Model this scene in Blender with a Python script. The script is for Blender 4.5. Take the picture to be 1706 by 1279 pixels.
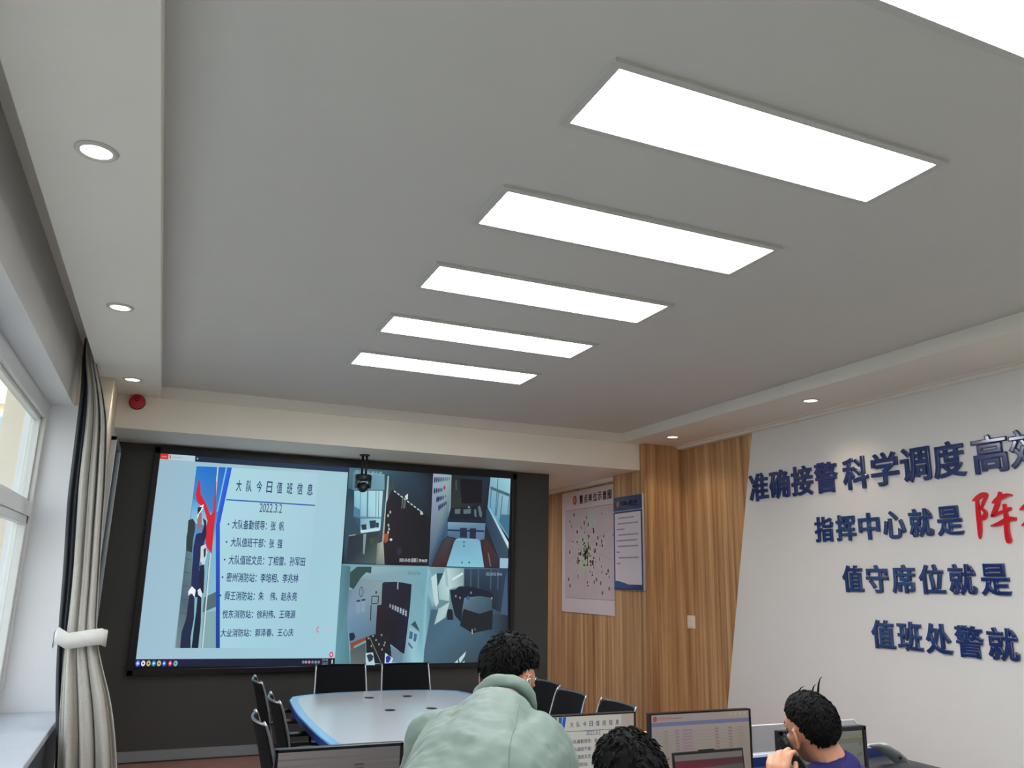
import bpy, bmesh, math, random
from mathutils import Vector, Matrix, noise
for o in list(bpy.data.objects):
    bpy.data.objects.remove(o)
SC = bpy.context.scene
COL = SC.collection
random.seed(7)
# ------------------------------------------------------------------ camera
RW = Matrix(((0.918262, -0.111978, -0.379795), (-0.395466, -0.213296, -0.893371), (0.019030, 0.970549, -0.240145)))
CAM_Z = 1.62
F_PX = 1322.0
cam = bpy.data.cameras.new('camera')
cam.sensor_width = 36.0
cam.lens = F_PX / 1706.0 * 36.0
cam.clip_start = 0.02
cam.clip_end = 300
camo = bpy.data.objects.new('camera', cam)
COL.objects.link(camo)
camo.matrix_world = Matrix.Translation((0, 0, CAM_Z)) @ RW.to_4x4()
SC.camera = camo
# ------------------------------------------------------------------ view and sky
SC.view_settings.view_transform = 'Standard'
SC.view_settings.look = 'None'
SC.view_settings.exposure = 0.0
SC.view_settings.gamma = 1.0
SC.view_settings.use_curve_mapping = False
try:
    SC.cycles.use_denoising = True
    SC.cycles.max_bounces = 10
    SC.cycles.diffuse_bounces = 6
    SC.cycles.transparent_max_bounces = 12
    SC.cycles.sample_clamp_indirect = 4.0
    SC.cycles.caustics_reflective = False
    SC.cycles.caustics_refractive = False
except Exception:
    pass
SKY_STRENGTH = 4.0
PANEL_STRENGTH = 18.5
world = bpy.data.worlds.new('sky')
SC.world = world
world.use_nodes = True
wn = world.node_tree.nodes
wl = world.node_tree.links
bg = wn['Background']
tc = wn.new('ShaderNodeTexCoord')
sx = wn.new('ShaderNodeSeparateXYZ')
rp = wn.new('ShaderNodeValToRGB')
rp.color_ramp.elements[0].position = 0.0
rp.color_ramp.elements[0].color = (0.60, 0.58, 0.54, 1)
rp.color_ramp.elements[1].position = 1.0
rp.color_ramp.elements[1].color = (0.50, 0.60, 0.74, 1)
e_ = rp.color_ramp.elements.new(0.25)
e_.color = (0.78, 0.81, 0.84, 1)
wl.new(tc.outputs['Generated'], sx.inputs[0])
wl.new(sx.outputs['Z'], rp.inputs[0])
wl.new(rp.outputs[0], bg.inputs[0])
bg.inputs[1].default_value = SKY_STRENGTH
sun = bpy.data.lights.new('sun', 'SUN')
sun.energy = 6.0
sun.color = (1.0, 0.93, 0.82)
sun.angle = 0.02
suno = bpy.data.objects.new('sun', sun)
COL.objects.link(suno)
suno.rotation_euler = Vector((-0.25, 0.8, -0.55)).to_track_quat('-Z', 'Y').to_euler()


# ------------------------------------------------------------------ helpers
def lin(c):
    r = []
    for v in c[:3]:
        v = v / 255.0
        r.append(v / 12.92 if v <= 0.04045 else ((v + 0.055) / 1.055) ** 2.4)
    return (r[0], r[1], r[2], 1.0)


def at(px, py, x=None, y=None, z=None):
    """point where the sight line of a photograph pixel meets one plane of the room"""
    v = RW @ Vector((px - 853.0, 639.5 - py, -F_PX))
    t = x / v.x if x is not None else (y / v.y if y is not None else (z - CAM_Z) / v.z)
    return Vector((0, 0, CAM_Z)) + v * t


def mat(name, col, rough=0.5, metal=0.0, spec=0.5, noise_amt=0.0, noise_scale=20.0, bump=0.0, coat=0.0, sheen=0.0):
    m = bpy.data.materials.new(name)
    m.use_nodes = True
    nt = m.node_tree
    b = nt.nodes['Principled BSDF']
    c = lin(col)
    b.inputs['Base Color'].default_value = c
    b.inputs['Roughness'].default_value = rough
    b.inputs['Metallic'].default_value = metal
    b.inputs['Specular IOR Level'].default_value = spec
    b.inputs['Coat Weight'].default_value = coat
    b.inputs['Coat Roughness'].default_value = 0.06
    b.inputs['Sheen Weight'].default_value = sheen
    if noise_amt or bump:
        t = nt.nodes.new('ShaderNodeTexCoord')
        n = nt.nodes.new('ShaderNodeTexNoise')
        n.inputs['Scale'].default_value = noise_scale
        n.inputs['Detail'].default_value = 4
        nt.links.new(t.outputs['Object'], n.inputs['Vector'])
        if noise_amt:
            r = nt.nodes.new('ShaderNodeValToRGB')
            r.color_ramp.elements[0].position = 0.3
            r.color_ramp.elements[1].position = 0.7
            r.color_ramp.elements[0].color = tuple(k * (1 - noise_amt) for k in c[:3]) + (1,)
            r.color_ramp.elements[1].color = tuple(min(1, k * (1 + noise_amt)) for k in c[:3]) + (1,)
            nt.links.new(n.outputs['Fac'], r.inputs[0])
            nt.links.new(r.outputs[0], b.inputs['Base Color'])
        if bump:
            bp = nt.nodes.new('ShaderNodeBump')
            bp.inputs['Strength'].default_value = bump
            bp.inputs['Distance'].default_value = 0.01
            nt.links.new(n.outputs['Fac'], bp.inputs['Height'])
            nt.links.new(bp.outputs[0], b.inputs['Normal'])
    return m


def emit(name, col, strength):
    m = bpy.data.materials.new(name)
    m.use_nodes = True
    b = m.node_tree.nodes['Principled BSDF']
    b.inputs['Base Color'].default_value = (0.8, 0.8, 0.8, 1)
    b.inputs['Emission Color'].default_value = lin(col)
    b.inputs['Emission Strength'].default_value = strength
    return m


def print_mat(name, glow=0.0, rough=0.5, spec=0.3):
    """picture carried in the mesh's own colours: a display that glows, or printed paper"""
    m = bpy.data.materials.new(name)
    m.use_nodes = True
    nt = m.node_tree
    b = nt.nodes['Principled BSDF']
    a = nt.nodes.new('ShaderNodeVertexColor')
    a.layer_name = 'Col'
    b.inputs['Roughness'].default_value = rough
    b.inputs['Specular IOR Level'].default_value = spec
    if glow:
        b.inputs['Base Color'].default_value = (0.01, 0.01, 0.012, 1)
        nt.links.new(a.outputs[0], b.inputs['Emission Color'])
        b.inputs['Emission Strength'].default_value = glow
    else:
        nt.links.new(a.outputs[0], b.inputs['Base Color'])
    return m


def glass_mat(name, tint=(1, 1, 1), gloss=0.5, fac=0.35):
    m = bpy.data.materials.new(name)
    m.use_nodes = True
    nt = m.node_tree
    nt.nodes.remove(nt.nodes['Principled BSDF'])
    out = nt.nodes['Material Output']
    t = nt.nodes.new('ShaderNodeBsdfTransparent')
    t.inputs[0].default_value = (*tint, 1)
    g = nt.nodes.new('ShaderNodeBsdfGlossy')
    g.inputs['Roughness'].default_value = 0.02
    lw_ = nt.nodes.new('ShaderNodeLayerWeight')
    lw_.inputs[0].default_value = 0.5
    pw = nt.nodes.new('ShaderNodeMath')
    pw.operation = 'POWER'
    pw.inputs[1].default_value = 5.0
    nt.links.new(lw_.outputs['Facing'], pw.inputs[0])
    fr = nt.nodes.new('ShaderNodeMath')
    fr.operation = 'MULTIPLY_ADD'
    fr.inputs[1].default_value = fac
    fr.inputs[2].default_value = 0.035
    nt.links.new(pw.outputs[0], fr.inputs[0])
    mx = nt.nodes.new('ShaderNodeMixShader')
    nt.links.new(fr.outputs[0], mx.inputs[0])
    nt.links.new(t.outputs[0], mx.inputs[1])
    nt.links.new(g.outputs[0], mx.inputs[2])
    nt.links.new(mx.outputs[0], out.inputs[0])
    return m


def wood_mat(name, axis):
    """oak-look laminate, vertical grain in bands of varying tone"""
    m = bpy.data.materials.new(name)
    m.use_nodes = True
    nt = m.node_tree
    L = nt.links.new
    b = nt.nodes['Principled BSDF']
    t = nt.nodes.new('ShaderNodeTexCoord')
    mp = nt.nodes.new('ShaderNodeMapping')
    mp.inputs['Scale'].default_value = (1.0, 1.0, 0.02)
    L(t.outputs['Object'], mp.inputs[0])
    n1 = nt.nodes.new('ShaderNodeTexNoise')
    n1.inputs['Scale'].default_value = 17.0
    n1.inputs['Detail'].default_value = 5.0
    n1.inputs['Roughness'].default_value = 0.65
    L(mp.outputs[0], n1.inputs['Vector'])
    r1 = nt.nodes.new('ShaderNodeValToRGB')
    e = r1.color_ramp.elements
    e[0].position = 0.30
    e[0].color = lin((148, 105, 70))
    e[1].position = 0.72
    e[1].color = lin((240, 202, 156))
    x = e.new(0.50)
    x.color = lin((204, 159, 113))
    L(n1.outputs['Fac'], r1.inputs[0])
    n2 = nt.nodes.new('ShaderNodeTexNoise')
    n2.inputs['Scale'].default_value = 120.0
    n2.inputs['Detail'].default_value = 3.0
    L(mp.outputs[0], n2.inputs['Vector'])
    mx = nt.nodes.new('ShaderNodeMixRGB')
    mx.blend_type = 'MULTIPLY'
    mx.inputs[0].default_value = 0.35
    L(r1.outputs[0], mx.inputs[1])
    L(n2.outputs['Fac'], mx.inputs[2])
    L(mx.outputs[0], b.inputs['Base Color'])
    b.inputs['Roughness'].default_value = 0.5
    b.inputs['Specular IOR Level'].default_value = 0.3
    return m


class MB:
    """collects shapes and links them as ONE mesh object"""
    def __init__(s):
        s.bm = bmesh.new()
        s.mi = 0

    def _tag(s, faces):
        for f in faces:
            f.material_index = s.mi

    def poly(s, pts):
        f = s.bm.faces.new([s.bm.verts.new(p) for p in pts])
        f.material_index = s.mi
        return f

    def box(s, x0, x1, y0, y1, z0, z1, M=None):
        c = [Vector((x, y, z)) for z in (z0, z1) for y in (y0, y1) for x in (x0, x1)]
        if M is not None:
            c = [M @ p for p in c]
        v = [s.bm.verts.new(p) for p in c]
        fs = [(0, 2, 3, 1), (4, 5, 7, 6), (0, 1, 5, 4), (2, 6, 7, 3), (0, 4, 6, 2), (1, 3, 7, 5)]
        s._tag([s.bm.faces.new([v[i] for i in f]) for f in fs])
        return s

    def prism(s, pts, off):
        """flat outline (list of points) given thickness by the vector off"""
        off = Vector(off)
        a = [s.bm.verts.new(p) for p in pts]
        b = [s.bm.verts.new(Vector(p) + off) for p in pts]
        n = len(a)
        fs = [s.bm.faces.new(a), s.bm.faces.new(b[::-1])]
        for i in range(n):
            fs.append(s.bm.faces.new([a[i], b[i], b[(i + 1) % n], a[(i + 1) % n]]))
        s._tag(fs)
        return s

    def rings(s, rings, cap=True, closed=True):
        vs = [[s.bm.verts.new(p) for p in r] for r in rings]
        fs = []
        n = len(vs[0])
        for a, b in zip(vs, vs[1:]):
            for i in range(n if closed else n - 1):
                j = (i + 1) % n
                fs.append(s.bm.faces.new([a[i], a[j], b[j], b[i]]))
        if cap and closed:
            fs.append(s.bm.faces.new(vs[0][::-1]))
            fs.append(s.bm.faces.new(vs[-1]))
        s._tag(fs)
        return s

    def tube(s, pts, r, n=8, flat=1.0):
        pts = [Vector(p) for p in pts]
        rr = r if isinstance(r, (list, tuple)) else [r] * len(pts)
        out = []
        up = None
        for i, p in enumerate(pts):
            d = (pts[min(i + 1, len(pts) - 1)] - pts[max(i - 1, 0)]).normalized()
            if up is None:
                up = d.orthogonal().normalized()
            up = (up - d * up.dot(d)).normalized()
            w = d.cross(up)
            out.append([p + (up * math.cos(2 * math.pi * k / n) + w * math.sin(2 * math.pi * k / n) * flat) * rr[i] for k in range(n)])
        return s.rings(out)

    def lathe(s, prof, M=None, n=24):
        """prof: list of (radius, height) turned about local Z"""
        M = M or Matrix()
        return s.rings([[M @ Vector((r * math.cos(2 * math.pi * k / n), r * math.sin(2 * math.pi * k / n), h)) for k in range(n)] for r, h in prof])

    def caps(s, p, q, r1, r2, n=14):
        p, q = Vector(p), Vector(q)
        d = q - p
        ln = d.length
        d = d.normalized() if ln > 1e-6 else Vector((0, 0, 1))
        pts, rad = [], []
        for a in (80, 60, 40, 20):
            pts.append(p - d * r1 * math.sin(math.radians(a)))
            rad.append(r1 * math.cos(math.radians(a)))
        pts += [p, q]
        rad += [r1, r2]
        for a in (20, 40, 60, 80):
            pts.append(q + d * r2 * math.sin(math.radians(a)))
            rad.append(r2 * math.cos(math.radians(a)))
        up = d.orthogonal().normalized()
        w = d.cross(up)
        return s.rings([[c + (up * math.cos(2 * math.pi * k / n) + w * math.sin(2 * math.pi * k / n)) * r for k in range(n)] for c, r in zip(pts, rad)])

    def chain(s, pts, rr):
        for i in range(len(pts) - 1):
            s.caps(pts[i], pts[i + 1], rr[i], rr[i + 1])
        return s

    def ell(s, c, r, M=None, n=20, m=12):
        M = M or Matrix()
        rg = []
        for i in range(m + 1):
            a = math.pi * (0.02 + 0.96 * i / m)
            rg.append([Vector(c) + M @ Vector((r[0] * math.sin(a) * math.cos(2 * math.pi * k / n), r[1] * math.sin(a) * math.sin(2 * math.pi * k / n), -r[2] * math.cos(a))) for k in range(n)])
        return s.rings(rg)

    def build(s, name, mats, parent=None, bevel=0.0, smooth=False, xf=None):
        if xf is not None:
            bmesh.ops.transform(s.bm, matrix=xf, verts=s.bm.verts)
        bmesh.ops.recalc_face_normals(s.bm, faces=s.bm.faces)
        me = bpy.data.meshes.new(name)
        s.bm.to_mesh(me)
        s.bm.free()
        if not isinstance(mats, (list, tuple)):
            mats = [mats]
        for m in mats:
            me.materials.append(m)
        if smooth:
            for p in me.polygons:
                p.use_smooth = True
        o = bpy.data.objects.new(name, me)
        COL.objects.link(o)
        if parent is not None:
            o.parent = parent
        if bevel:
            b = o.modifiers.new('bevel', 'BEVEL')
            b.width = bevel
            b.segments = 2
            b.limit_method = 'ANGLE'
        return o


def tag(o, label=None, cat=None, group=None, kind=None):
    if label:
        o['label'] = label
    if cat:
        o['category'] = cat
    if group:
        o['group'] = group
    if kind:
        o['kind'] = kind
    return o


def empty(name, loc, label, cat, group=None, rz=0.0):
    o = bpy.data.objects.new(name, None)
    COL.objects.link(o)
    o.empty_display_size = 0.1
    o.location = loc
    o.rotation_euler = (0, 0, rz)
    return tag(o, label, cat, group)


def copy_tree(o, parent=None):
    c = o.copy()
    COL.objects.link(c)
    if parent is not None:
        c.parent = parent
    for ch in [k for k in o.children]:
        copy_tree(ch, c)
    return c


def struct(mb, name, mats, **k):
    return tag(mb.build(name, mats, **k), kind='structure')


_text_cache = {}


def text_mesh(body, extrude=0.0, bevel=0.0, res=3):
    cu = bpy.data.curves.new('writing', 'FONT')
    cu.body = body
    cu.extrude = extrude
    cu.bevel_depth = bevel
    cu.bevel_resolution = 0
    cu.resolution_u = res
    ob = bpy.data.objects.new('writing', cu)
    COL.objects.link(ob)
    bpy.context.view_layer.update()
    me = bpy.data.meshes.new_from_object(ob.evaluated_get(bpy.context.evaluated_depsgraph_get()))
    bpy.data.objects.remove(ob)
    bpy.data.curves.remove(cu)
    return me


def text_shape(body, bold):
    """outline faces of a piece of writing, fitted to a unit box; bold strokes are laid twice, side by side"""
    key = (body, bold)
    if key in _text_cache:
        return _text_cache[key]
    me = text_mesh(body)
    v0 = [(v.co.x, v.co.y) for v in me.vertices]
    f0 = [tuple(p.vertices) for p in me.polygons]
    bpy.data.meshes.remove(me)
    vs, fs = [], []
    for dx, dy in (((0, 0),) if not bold else ((-bold, -bold), (bold, -bold), (-bold, bold), (bold, bold))):
        n = len(vs)
        vs += [(a + dx, b + dy) for a, b in v0]
        fs += [tuple(n + i for i in f) for f in f0]
    x0 = min(v[0] for v in vs); x1 = max(v[0] for v in vs)
    y0 = min(v[1] for v in vs); y1 = max(v[1] for v in vs)
    vs = [((a - x0) / (x1 - x0), (b - y0) / (y1 - y0)) for a, b in vs]
    _text_cache[key] = (vs, fs, (x1 - x0, y1 - y0))
    return _text_cache[key]


class Canvas:
    """a flat picture on a real surface: coloured outlines laid over each other, u and v in metres"""
    def __init__(s, o, U, V, step=0.0003):
        s.o, s.U, s.V = Vector(o), Vector(U).normalized(), Vector(V).normalized()
        s.N = s.U.cross(s.V).normalized()
        s.k = 0
        s.step = step
        s.v, s.f, s.c = [], [], []

    def uv(s, P):
        d = Vector(P) - s.o
        return (d.dot(s.U), d.dot(s.V))

    def pt(s, uv):
        return s.o + s.U * uv[0] + s.V * uv[1] + s.N * (s.k * s.step)

    def poly(s, pts, col, same=False):
        if not same:
            s.k += 1
        b = len(s.v)
        s.v += [s.pt(p) for p in pts]
        s.f.append(tuple(range(b, b + len(pts))))
        if isinstance(col, list):
            s.c.append([lin(c) for c in col])
        else:
            s.c.append([lin(col)] * len(pts))

    def rect(s, u0, v0, u1, v1, col, same=False):
        s.poly([(u0, v0), (u1, v0), (u1, v1), (u0, v1)], col, same)

    def disc(s, c, r, col, rv=None, same=False):
        rv = rv or r
        s.poly([(c[0] + r * math.cos(a * math.pi / 10), c[1] + rv * math.sin(a * math.pi / 10)) for a in range(20)], col, same)

    def line(s, a, b, w, col, same=False):
        d = Vector((b[0] - a[0], b[1] - a[1]))
        n = Vector((-d.y, d.x)).normalized() * (w / 2)
        s.poly([(a[0] + n.x, a[1] + n.y), (a[0] - n.x, a[1] - n.y), (b[0] - n.x, b[1] - n.y), (b[0] + n.x, b[1] + n.y)], col, same)

    def text(s, body, u0, v0, u1, v1, col, bold=0.0, same=False, skew=0.0):
        """writing fitted to the box; skew raises its right end"""
        if not same:
            s.k += 1
        vs, fs, _ = text_shape(body, bold)
        b = len(s.v)
        s.v += [s.pt((u0 + (u1 - u0) * x, v0 + (v1 - v0) * y + skew * x)) for x, y in vs]
        for f in fs:
            s.f.append(tuple(b + i for i in f))
            s.c.append([lin(col)] * len(f))

    def build(s, name, m, parent=None):
        me = bpy.data.meshes.new(name)
        iv = parent.matrix_world.inverted() if parent is not None else Matrix()
        me.from_pydata([iv @ v for v in s.v], [], s.f)
        ca = me.color_attributes.new('Col', 'FLOAT_COLOR', 'CORNER')
        i = 0
        for f in s.c:
            for c in f:
                ca.data[i].color = c
                i += 1
        me.materials.append(m)
        me.update()
        o = bpy.data.objects.new(name, me)
        COL.objects.link(o)
        if parent is not None:
            o.parent = parent
        return o


# ------------------------------------------------------------------ materials
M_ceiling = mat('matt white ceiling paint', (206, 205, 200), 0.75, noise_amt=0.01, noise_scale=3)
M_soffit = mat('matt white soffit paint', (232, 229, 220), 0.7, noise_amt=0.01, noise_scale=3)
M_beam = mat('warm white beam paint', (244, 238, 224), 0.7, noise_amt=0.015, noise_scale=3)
M_wall = mat('white wall board', (222, 221, 218), 0.5, noise_amt=0.012, noise_scale=2, spec=0.3)
M_left = mat('pale cream wall paint', (216, 206, 186), 0.7, noise_amt=0.02, noise_scale=3)
M_reveal = mat('white window reveal paint', (218, 220, 222), 0.6, noise_amt=0.01, noise_scale=4)
M_sill = mat('pale stone window sill', (182, 188, 196), 0.4, noise_amt=0.02, noise_scale=6)
M_lintel = mat('grey pelmet paint', (196, 194, 190), 0.7, noise_amt=0.03, noise_scale=3)
M_sillwall = mat('dark skirting wall paint', (52, 58, 62), 0.7, noise_amt=0.03)
M_dark = mat('charcoal screen wall panel', (62, 63, 62), 0.3, spec=0.5, noise_amt=0.03, noise_scale=2)
M_floor = mat('red brown floor boards', (152, 108, 92), 0.4, noise_amt=0.12, noise_scale=9)
M_tile = mat('pale grey floor tile', (168, 166, 160), 0.3, noise_amt=0.03, noise_scale=4)
M_base = mat('grey skirting', (120, 124, 128), 0.5, noise_amt=0.02)
M_wood = wood_mat('oak laminate wall boards', 'y')
M_frame = mat('white window plastic', (206, 208, 205), 0.35, noise_amt=0.01)
M_glass = glass_mat('window glass', (0.96, 0.98, 0.98), fac=0.30)
M_acryl = glass_mat('clear acrylic', (0.86, 0.89, 0.93), fac=0.42)
M_acryl_edge = mat('bright acrylic edge', (235, 240, 245), 0.3)
M_panel_frame = mat('white lamp frame', (196, 196, 190), 0.4, noise_amt=0.01)
M_panel = emit('panel lamp diffuser', (250, 251, 255), PANEL_STRENGTH)
M_dl = emit('downlight lens', (255, 240, 214), 6.0)
M_black = mat('black plastic', (20, 21, 23), 0.4, noise_amt=0.05)
M_bezel = mat('black display bezel', (14, 16, 20), 0.3, noise_amt=0.05)
M_chrome = mat('chromed steel tube', (150, 152, 156), 0.32, metal=1.0, noise_amt=0.01)
M_mesh = mat('black mesh fabric', (9, 10, 12), 0.85, spec=0.15, noise_amt=0.3, noise_scale=300, bump=0.2)
M_table = mat('white lacquered table top', (168, 174, 178), 0.16, spec=0.5, noise_amt=0.01, noise_scale=3)
M_rim = mat('light blue table rim', (110, 160, 205), 0.2, noise_amt=0.02)
M_tableside = mat('blue table edge', (28, 70, 150), 0.35, noise_amt=0.03)
M_red = mat('red alarm plastic', (196, 22, 40), 0.3, noise_amt=0.05)
M_blue_letter = mat('glossy navy acrylic letters', (16, 44, 106), 0.16, spec=0.6, coat=0.6, noise_amt=0.03)
M_red_letter = mat('glossy red acrylic letters', (214, 18, 36), 0.18, spec=0.5, coat=0.4, noise_amt=0.03)
M_switch = mat('ivory switch plastic', (232, 228, 214), 0.35, noise_amt=0.01)
M_drape = mat('grey beige curtain cloth', (176, 174, 166), 0.85, noise_amt=0.05, noise_scale=60, bump=0.1, sheen=0.2)
M_lining = mat('slate curtain cloth', (52, 56, 62), 0.85, noise_amt=0.06, noise_scale=60, bump=0.1)
M_tie = mat('pale tieback cloth', (212, 212, 206), 0.7, noise_amt=0.03, noise_scale=40)
M_board_frame = mat('aluminium frame', (176, 180, 184), 0.35, metal=0.7, noise_amt=0.02)
M_board_face = mat('glass notice board face', (92, 108, 112), 0.12, spec=0.6, noise_amt=0.03)
M_facade = mat('beige facade render', (226, 206, 172), 0.9, noise_amt=0.04, noise_scale=0.6)
M_facade2 = mat('pale facade render', (214, 218, 212), 0.9, noise_amt=0.04, noise_scale=0.6)
M_ground = mat('grey pavement', (150, 150, 146), 0.9, noise_amt=0.08, noise_scale=1)
M_winglass = mat('facade window glass', (120, 140, 150), 0.2, noise_amt=0.1, noise_scale=2)
M_desk = mat('dark grey desk top', (60, 64, 70), 0.4, noise_amt=0.05)
M_deskwhite = mat('white desk panel', (214, 218, 222), 0.35, noise_amt=0.01)
M_deskblue = mat('blue desk panel', (22, 44, 112), 0.45, noise_amt=0.03)
M_skin = mat('skin', (198, 142, 112), 0.5, noise_amt=0.05, noise_scale=18)
M_hair = mat('black hair', (5, 5, 6), 0.8, spec=0.2, noise_amt=0.4, noise_scale=90, bump=0.35)
M_jacket = mat('pale green padded jacket cloth', (98, 118, 108), 0.62, noise_amt=0.04, noise_scale=14, bump=0.06, sheen=0.15)
M_seam = mat('darker jacket seam', (96, 118, 106), 0.7, noise_amt=0.05)
M_bluecloth = mat('dark blue uniform cloth', (20, 18, 88), 0.75, noise_amt=0.08, noise_scale=40)
M_navy = mat('navy trousers cloth', (26, 30, 44), 0.8, noise_amt=0.08, noise_scale=40)
M_darkcloth = mat('dark grey jacket cloth', (38, 42, 48), 0.8, noise_amt=0.08, noise_scale=40)
M_shoe = mat('black shoe leather', (18, 18, 18), 0.4, noise_amt=0.05)
M_eye = mat('eye', (40, 28, 22), 0.2, noise_amt=0.05)
M_lip = mat('lip', (166, 96, 88), 0.5, noise_amt=0.03)
M_strap = mat('white mask cloth', (226, 228, 230), 0.7, noise_amt=0.02)
M_lampgrey = mat('grey lamp plastic', (122, 126, 128), 0.4, noise_amt=0.03)
D_big = print_mat('video wall picture', 1.0, 0.35, 0.25)
D_mon = print_mat('monitor picture', 1.0, 0.4, 0.25)
P_print = print_mat('printed sheet', 0.0, 0.35, 0.4)

# ------------------------------------------------------------------ room shell
CEIL, SOFF, BEAM = 3.198, 3.102, 2.815
XR, XP = 5.20, 5.165               # right wall and the face of its white board
YB0, YB1, YS = 7.41, 10.9, 8.23    # beam front, far end, screen wall
XL, XW, YJ = -0.503, -0.91, 6.75   # left wall face, window plane, window end
YN = -3.2                          # wall behind the camera
ZS, ZH = 0.665, 2.85               # sill and window head

c = MB()
c.box(-1.2, 5.6, 3.9, YB1 + .2, -0.12, 0.0)
c.mi = 1
c.box(-1.2, 5.6, YN - .2, 3.9, -0.12, 0.0)
struct(c, 'floor', [M_floor, M_tile])
c = MB()
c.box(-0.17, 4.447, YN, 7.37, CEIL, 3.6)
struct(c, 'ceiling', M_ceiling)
c = MB()
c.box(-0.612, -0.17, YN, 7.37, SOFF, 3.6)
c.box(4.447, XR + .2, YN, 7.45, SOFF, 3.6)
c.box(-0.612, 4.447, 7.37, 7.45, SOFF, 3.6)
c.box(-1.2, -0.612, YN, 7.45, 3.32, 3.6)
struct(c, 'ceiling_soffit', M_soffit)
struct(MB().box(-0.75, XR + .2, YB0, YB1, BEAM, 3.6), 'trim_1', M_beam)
# raised bead where the soffit meets the ceiling, and the cornice on the right wall
c = MB()
c.box(4.447, 4.462, YN, 7.37, SOFF - .006, SOFF)
c.box(-0.185, -0.17, YN, 7.37, SOFF - .006, SOFF)
struct(c, 'trim_2', M_soffit)
c = MB()
c.box(XR - .075, XR + .01, YN, 7.32, SOFF - .035, SOFF)
c.box(XR - .11, XR - .075, YN, 7.32, SOFF - .012, SOFF)
struct(c, 'trim_3', M_soffit)
c = MB()
c.box(4.71, 4.80, 7.98, YB1, BEAM - .045, BEAM)
struct(c, 'trim_4', M_soffit)
# right wall: wood boards, the column, the recessed wood behind it, the white board with a slanting edge
struct(MB().box(XR, XR + .2, YN, 7.5, 0, SOFF), 'wall_right', M_wood)
struct(MB().box(4.69, XR + .2, 7.32, 7.98, 0, SOFF), 'wall_column', M_wood)
struct(MB().box(4.79, XR + .2, 7.98, YB1, 0, BEAM), 'wall_alcove', M_wood)
p_top, p_bot = at(1253, 717, x=XP), at(1212, 1180, x=XP)
sl = (p_bot.y - p_top.y) / (p_bot.z - p_top.z)
zt = SOFF - .035
c = MB()
c.prism([(XP, p_top.y + sl * (zt - p_top.z), zt), (XP, p_top.y + sl * (0.1 - p_top.z), 0.1), (XP, YN, 0.1), (XP, YN, zt)], (XR - XP, 0, 0))
struct(c, 'wall_slogan_board', M_wall)
struct(MB().box(XR - .045, XR, YN, 7.32, 0, 0.1), 'baseboard_right', M_base)
# far side: charcoal panel that carries the screens, with skirting
struct(MB().box(XL, 3.985, YS, YS + .12, 0, BEAM), 'wall_back', M_dark)
struct(MB().box(XL, 3.985, YS - .015, YS, 0.015, 0.10), 'baseboard_back', M_base)
struct(MB().box(-1.2, XR + .2, YB1, YB1 + .2, 0, 3.6), 'wall_far', M_left)
# left side
c = MB()
c.box(XL - .7, XL, YJ + .02, YB1, 0, BEAM)
c.box(XL - .7, XL, YJ + .02, YB0, BEAM, SOFF)
c.box(XL - .7, -0.612, YJ + .02, YB0, SOFF, 3.6)
struct(c, 'wall_left', M_left)
c = MB()
c.box(-1.06, -.532, YN, YJ + .02, 0, ZS - .045)
struct(c, 'wall_sill', M_sillwall)
c = MB()
c.box(-1.06, -0.748, YN, YJ + .02, ZH, 3.4)
struct(c, 'wall_lintel', M_lintel)
c = MB()
c.box(-1.06, -0.748, YN, YJ, ZH - .008, ZH)
c.box(-1.06, XL, YJ, YJ + .02, ZS, ZH)
struct(c, 'trim_5', M_reveal)
struct(MB().box(XW - .02, -.524, YN, YJ, ZS - .045, ZS), 'trim_6', M_sill, bevel=0.006)
c = MB()
c.box(-1.06, -0.6, YN, -0.77, ZS, ZH)
struct(c, 'wall_window_end', M_reveal)
struct(MB().box(-1.2, XR + .2, YN - .2, YN, 0, 3.6), 'wall_front', M_left)

# windows: fixed pane above a transom, two sashes below, each pane real glass
for wi, (wa, wb) in enumerate(((4.25, YJ), (1.74, 4.25), (-0.77, 1.74))):
    xf, xg = XW, XW - .06
    w = MB()
    fw = 0.07
    for (ya, yb, za, zb) in ((wa + fw, wb - fw, ZS, ZS + fw), (wa + fw, wb - fw, ZH - .125, ZH - .008), (wa + fw, wb - fw, 2.0, 2.10)):
        w.box(xg - .04, xf - .001, ya, yb, za, zb)
    for (ya, yb) in ((wa + .001, wa + fw), (wb - fw, wb - .001)):
        w.box(xg - .042, xf, ya, yb, ZS, ZH - .008)
    for (ya, yb, za, zb) in ((wa + fw, wb - fw, ZH - .15, ZH - .125), (wa + fw, wb - fw, 2.10, 2.125), (wa + fw, wa + fw + .025, 2.10, ZH - .125), (wb - fw - .025, wb - fw, 2.10, ZH - .125)):
        w.box(xg - .02, xf - .03, ya, yb, za, zb)
    wo = struct(w, 'window_%d' % (wi + 1), M_frame, bevel=0.004)
    ym = (wa + wb) / 2
    for (ya, yb) in ((wa + fw, ym), (ym, wb - fw)):
        q = MB()
        sw = 0.055
        for (a, b, za, zb) in ((ya, yb, ZS + fw, ZS + fw + sw), (ya, yb, 2.0 - sw, 2.0), (ya, ya + sw, ZS + fw, 2.0), (yb - sw, yb, ZS + fw, 2.0)):
            q.box(xg - .01, xf - .012, a, b, za, zb)
        so = q.build('window_sash', M_frame, wo, bevel=0.004)
        MB().box(xg, xg + .005, ya + sw, yb - sw, ZS + fw + sw, 2.0 - sw).build('window_pane', M_glass, so)
    MB().box(xg, xg + .005, wa + fw + .025, wb - fw - .025, 2.125, ZH - .15).build('window_pane', M_glass, wo)

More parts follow.
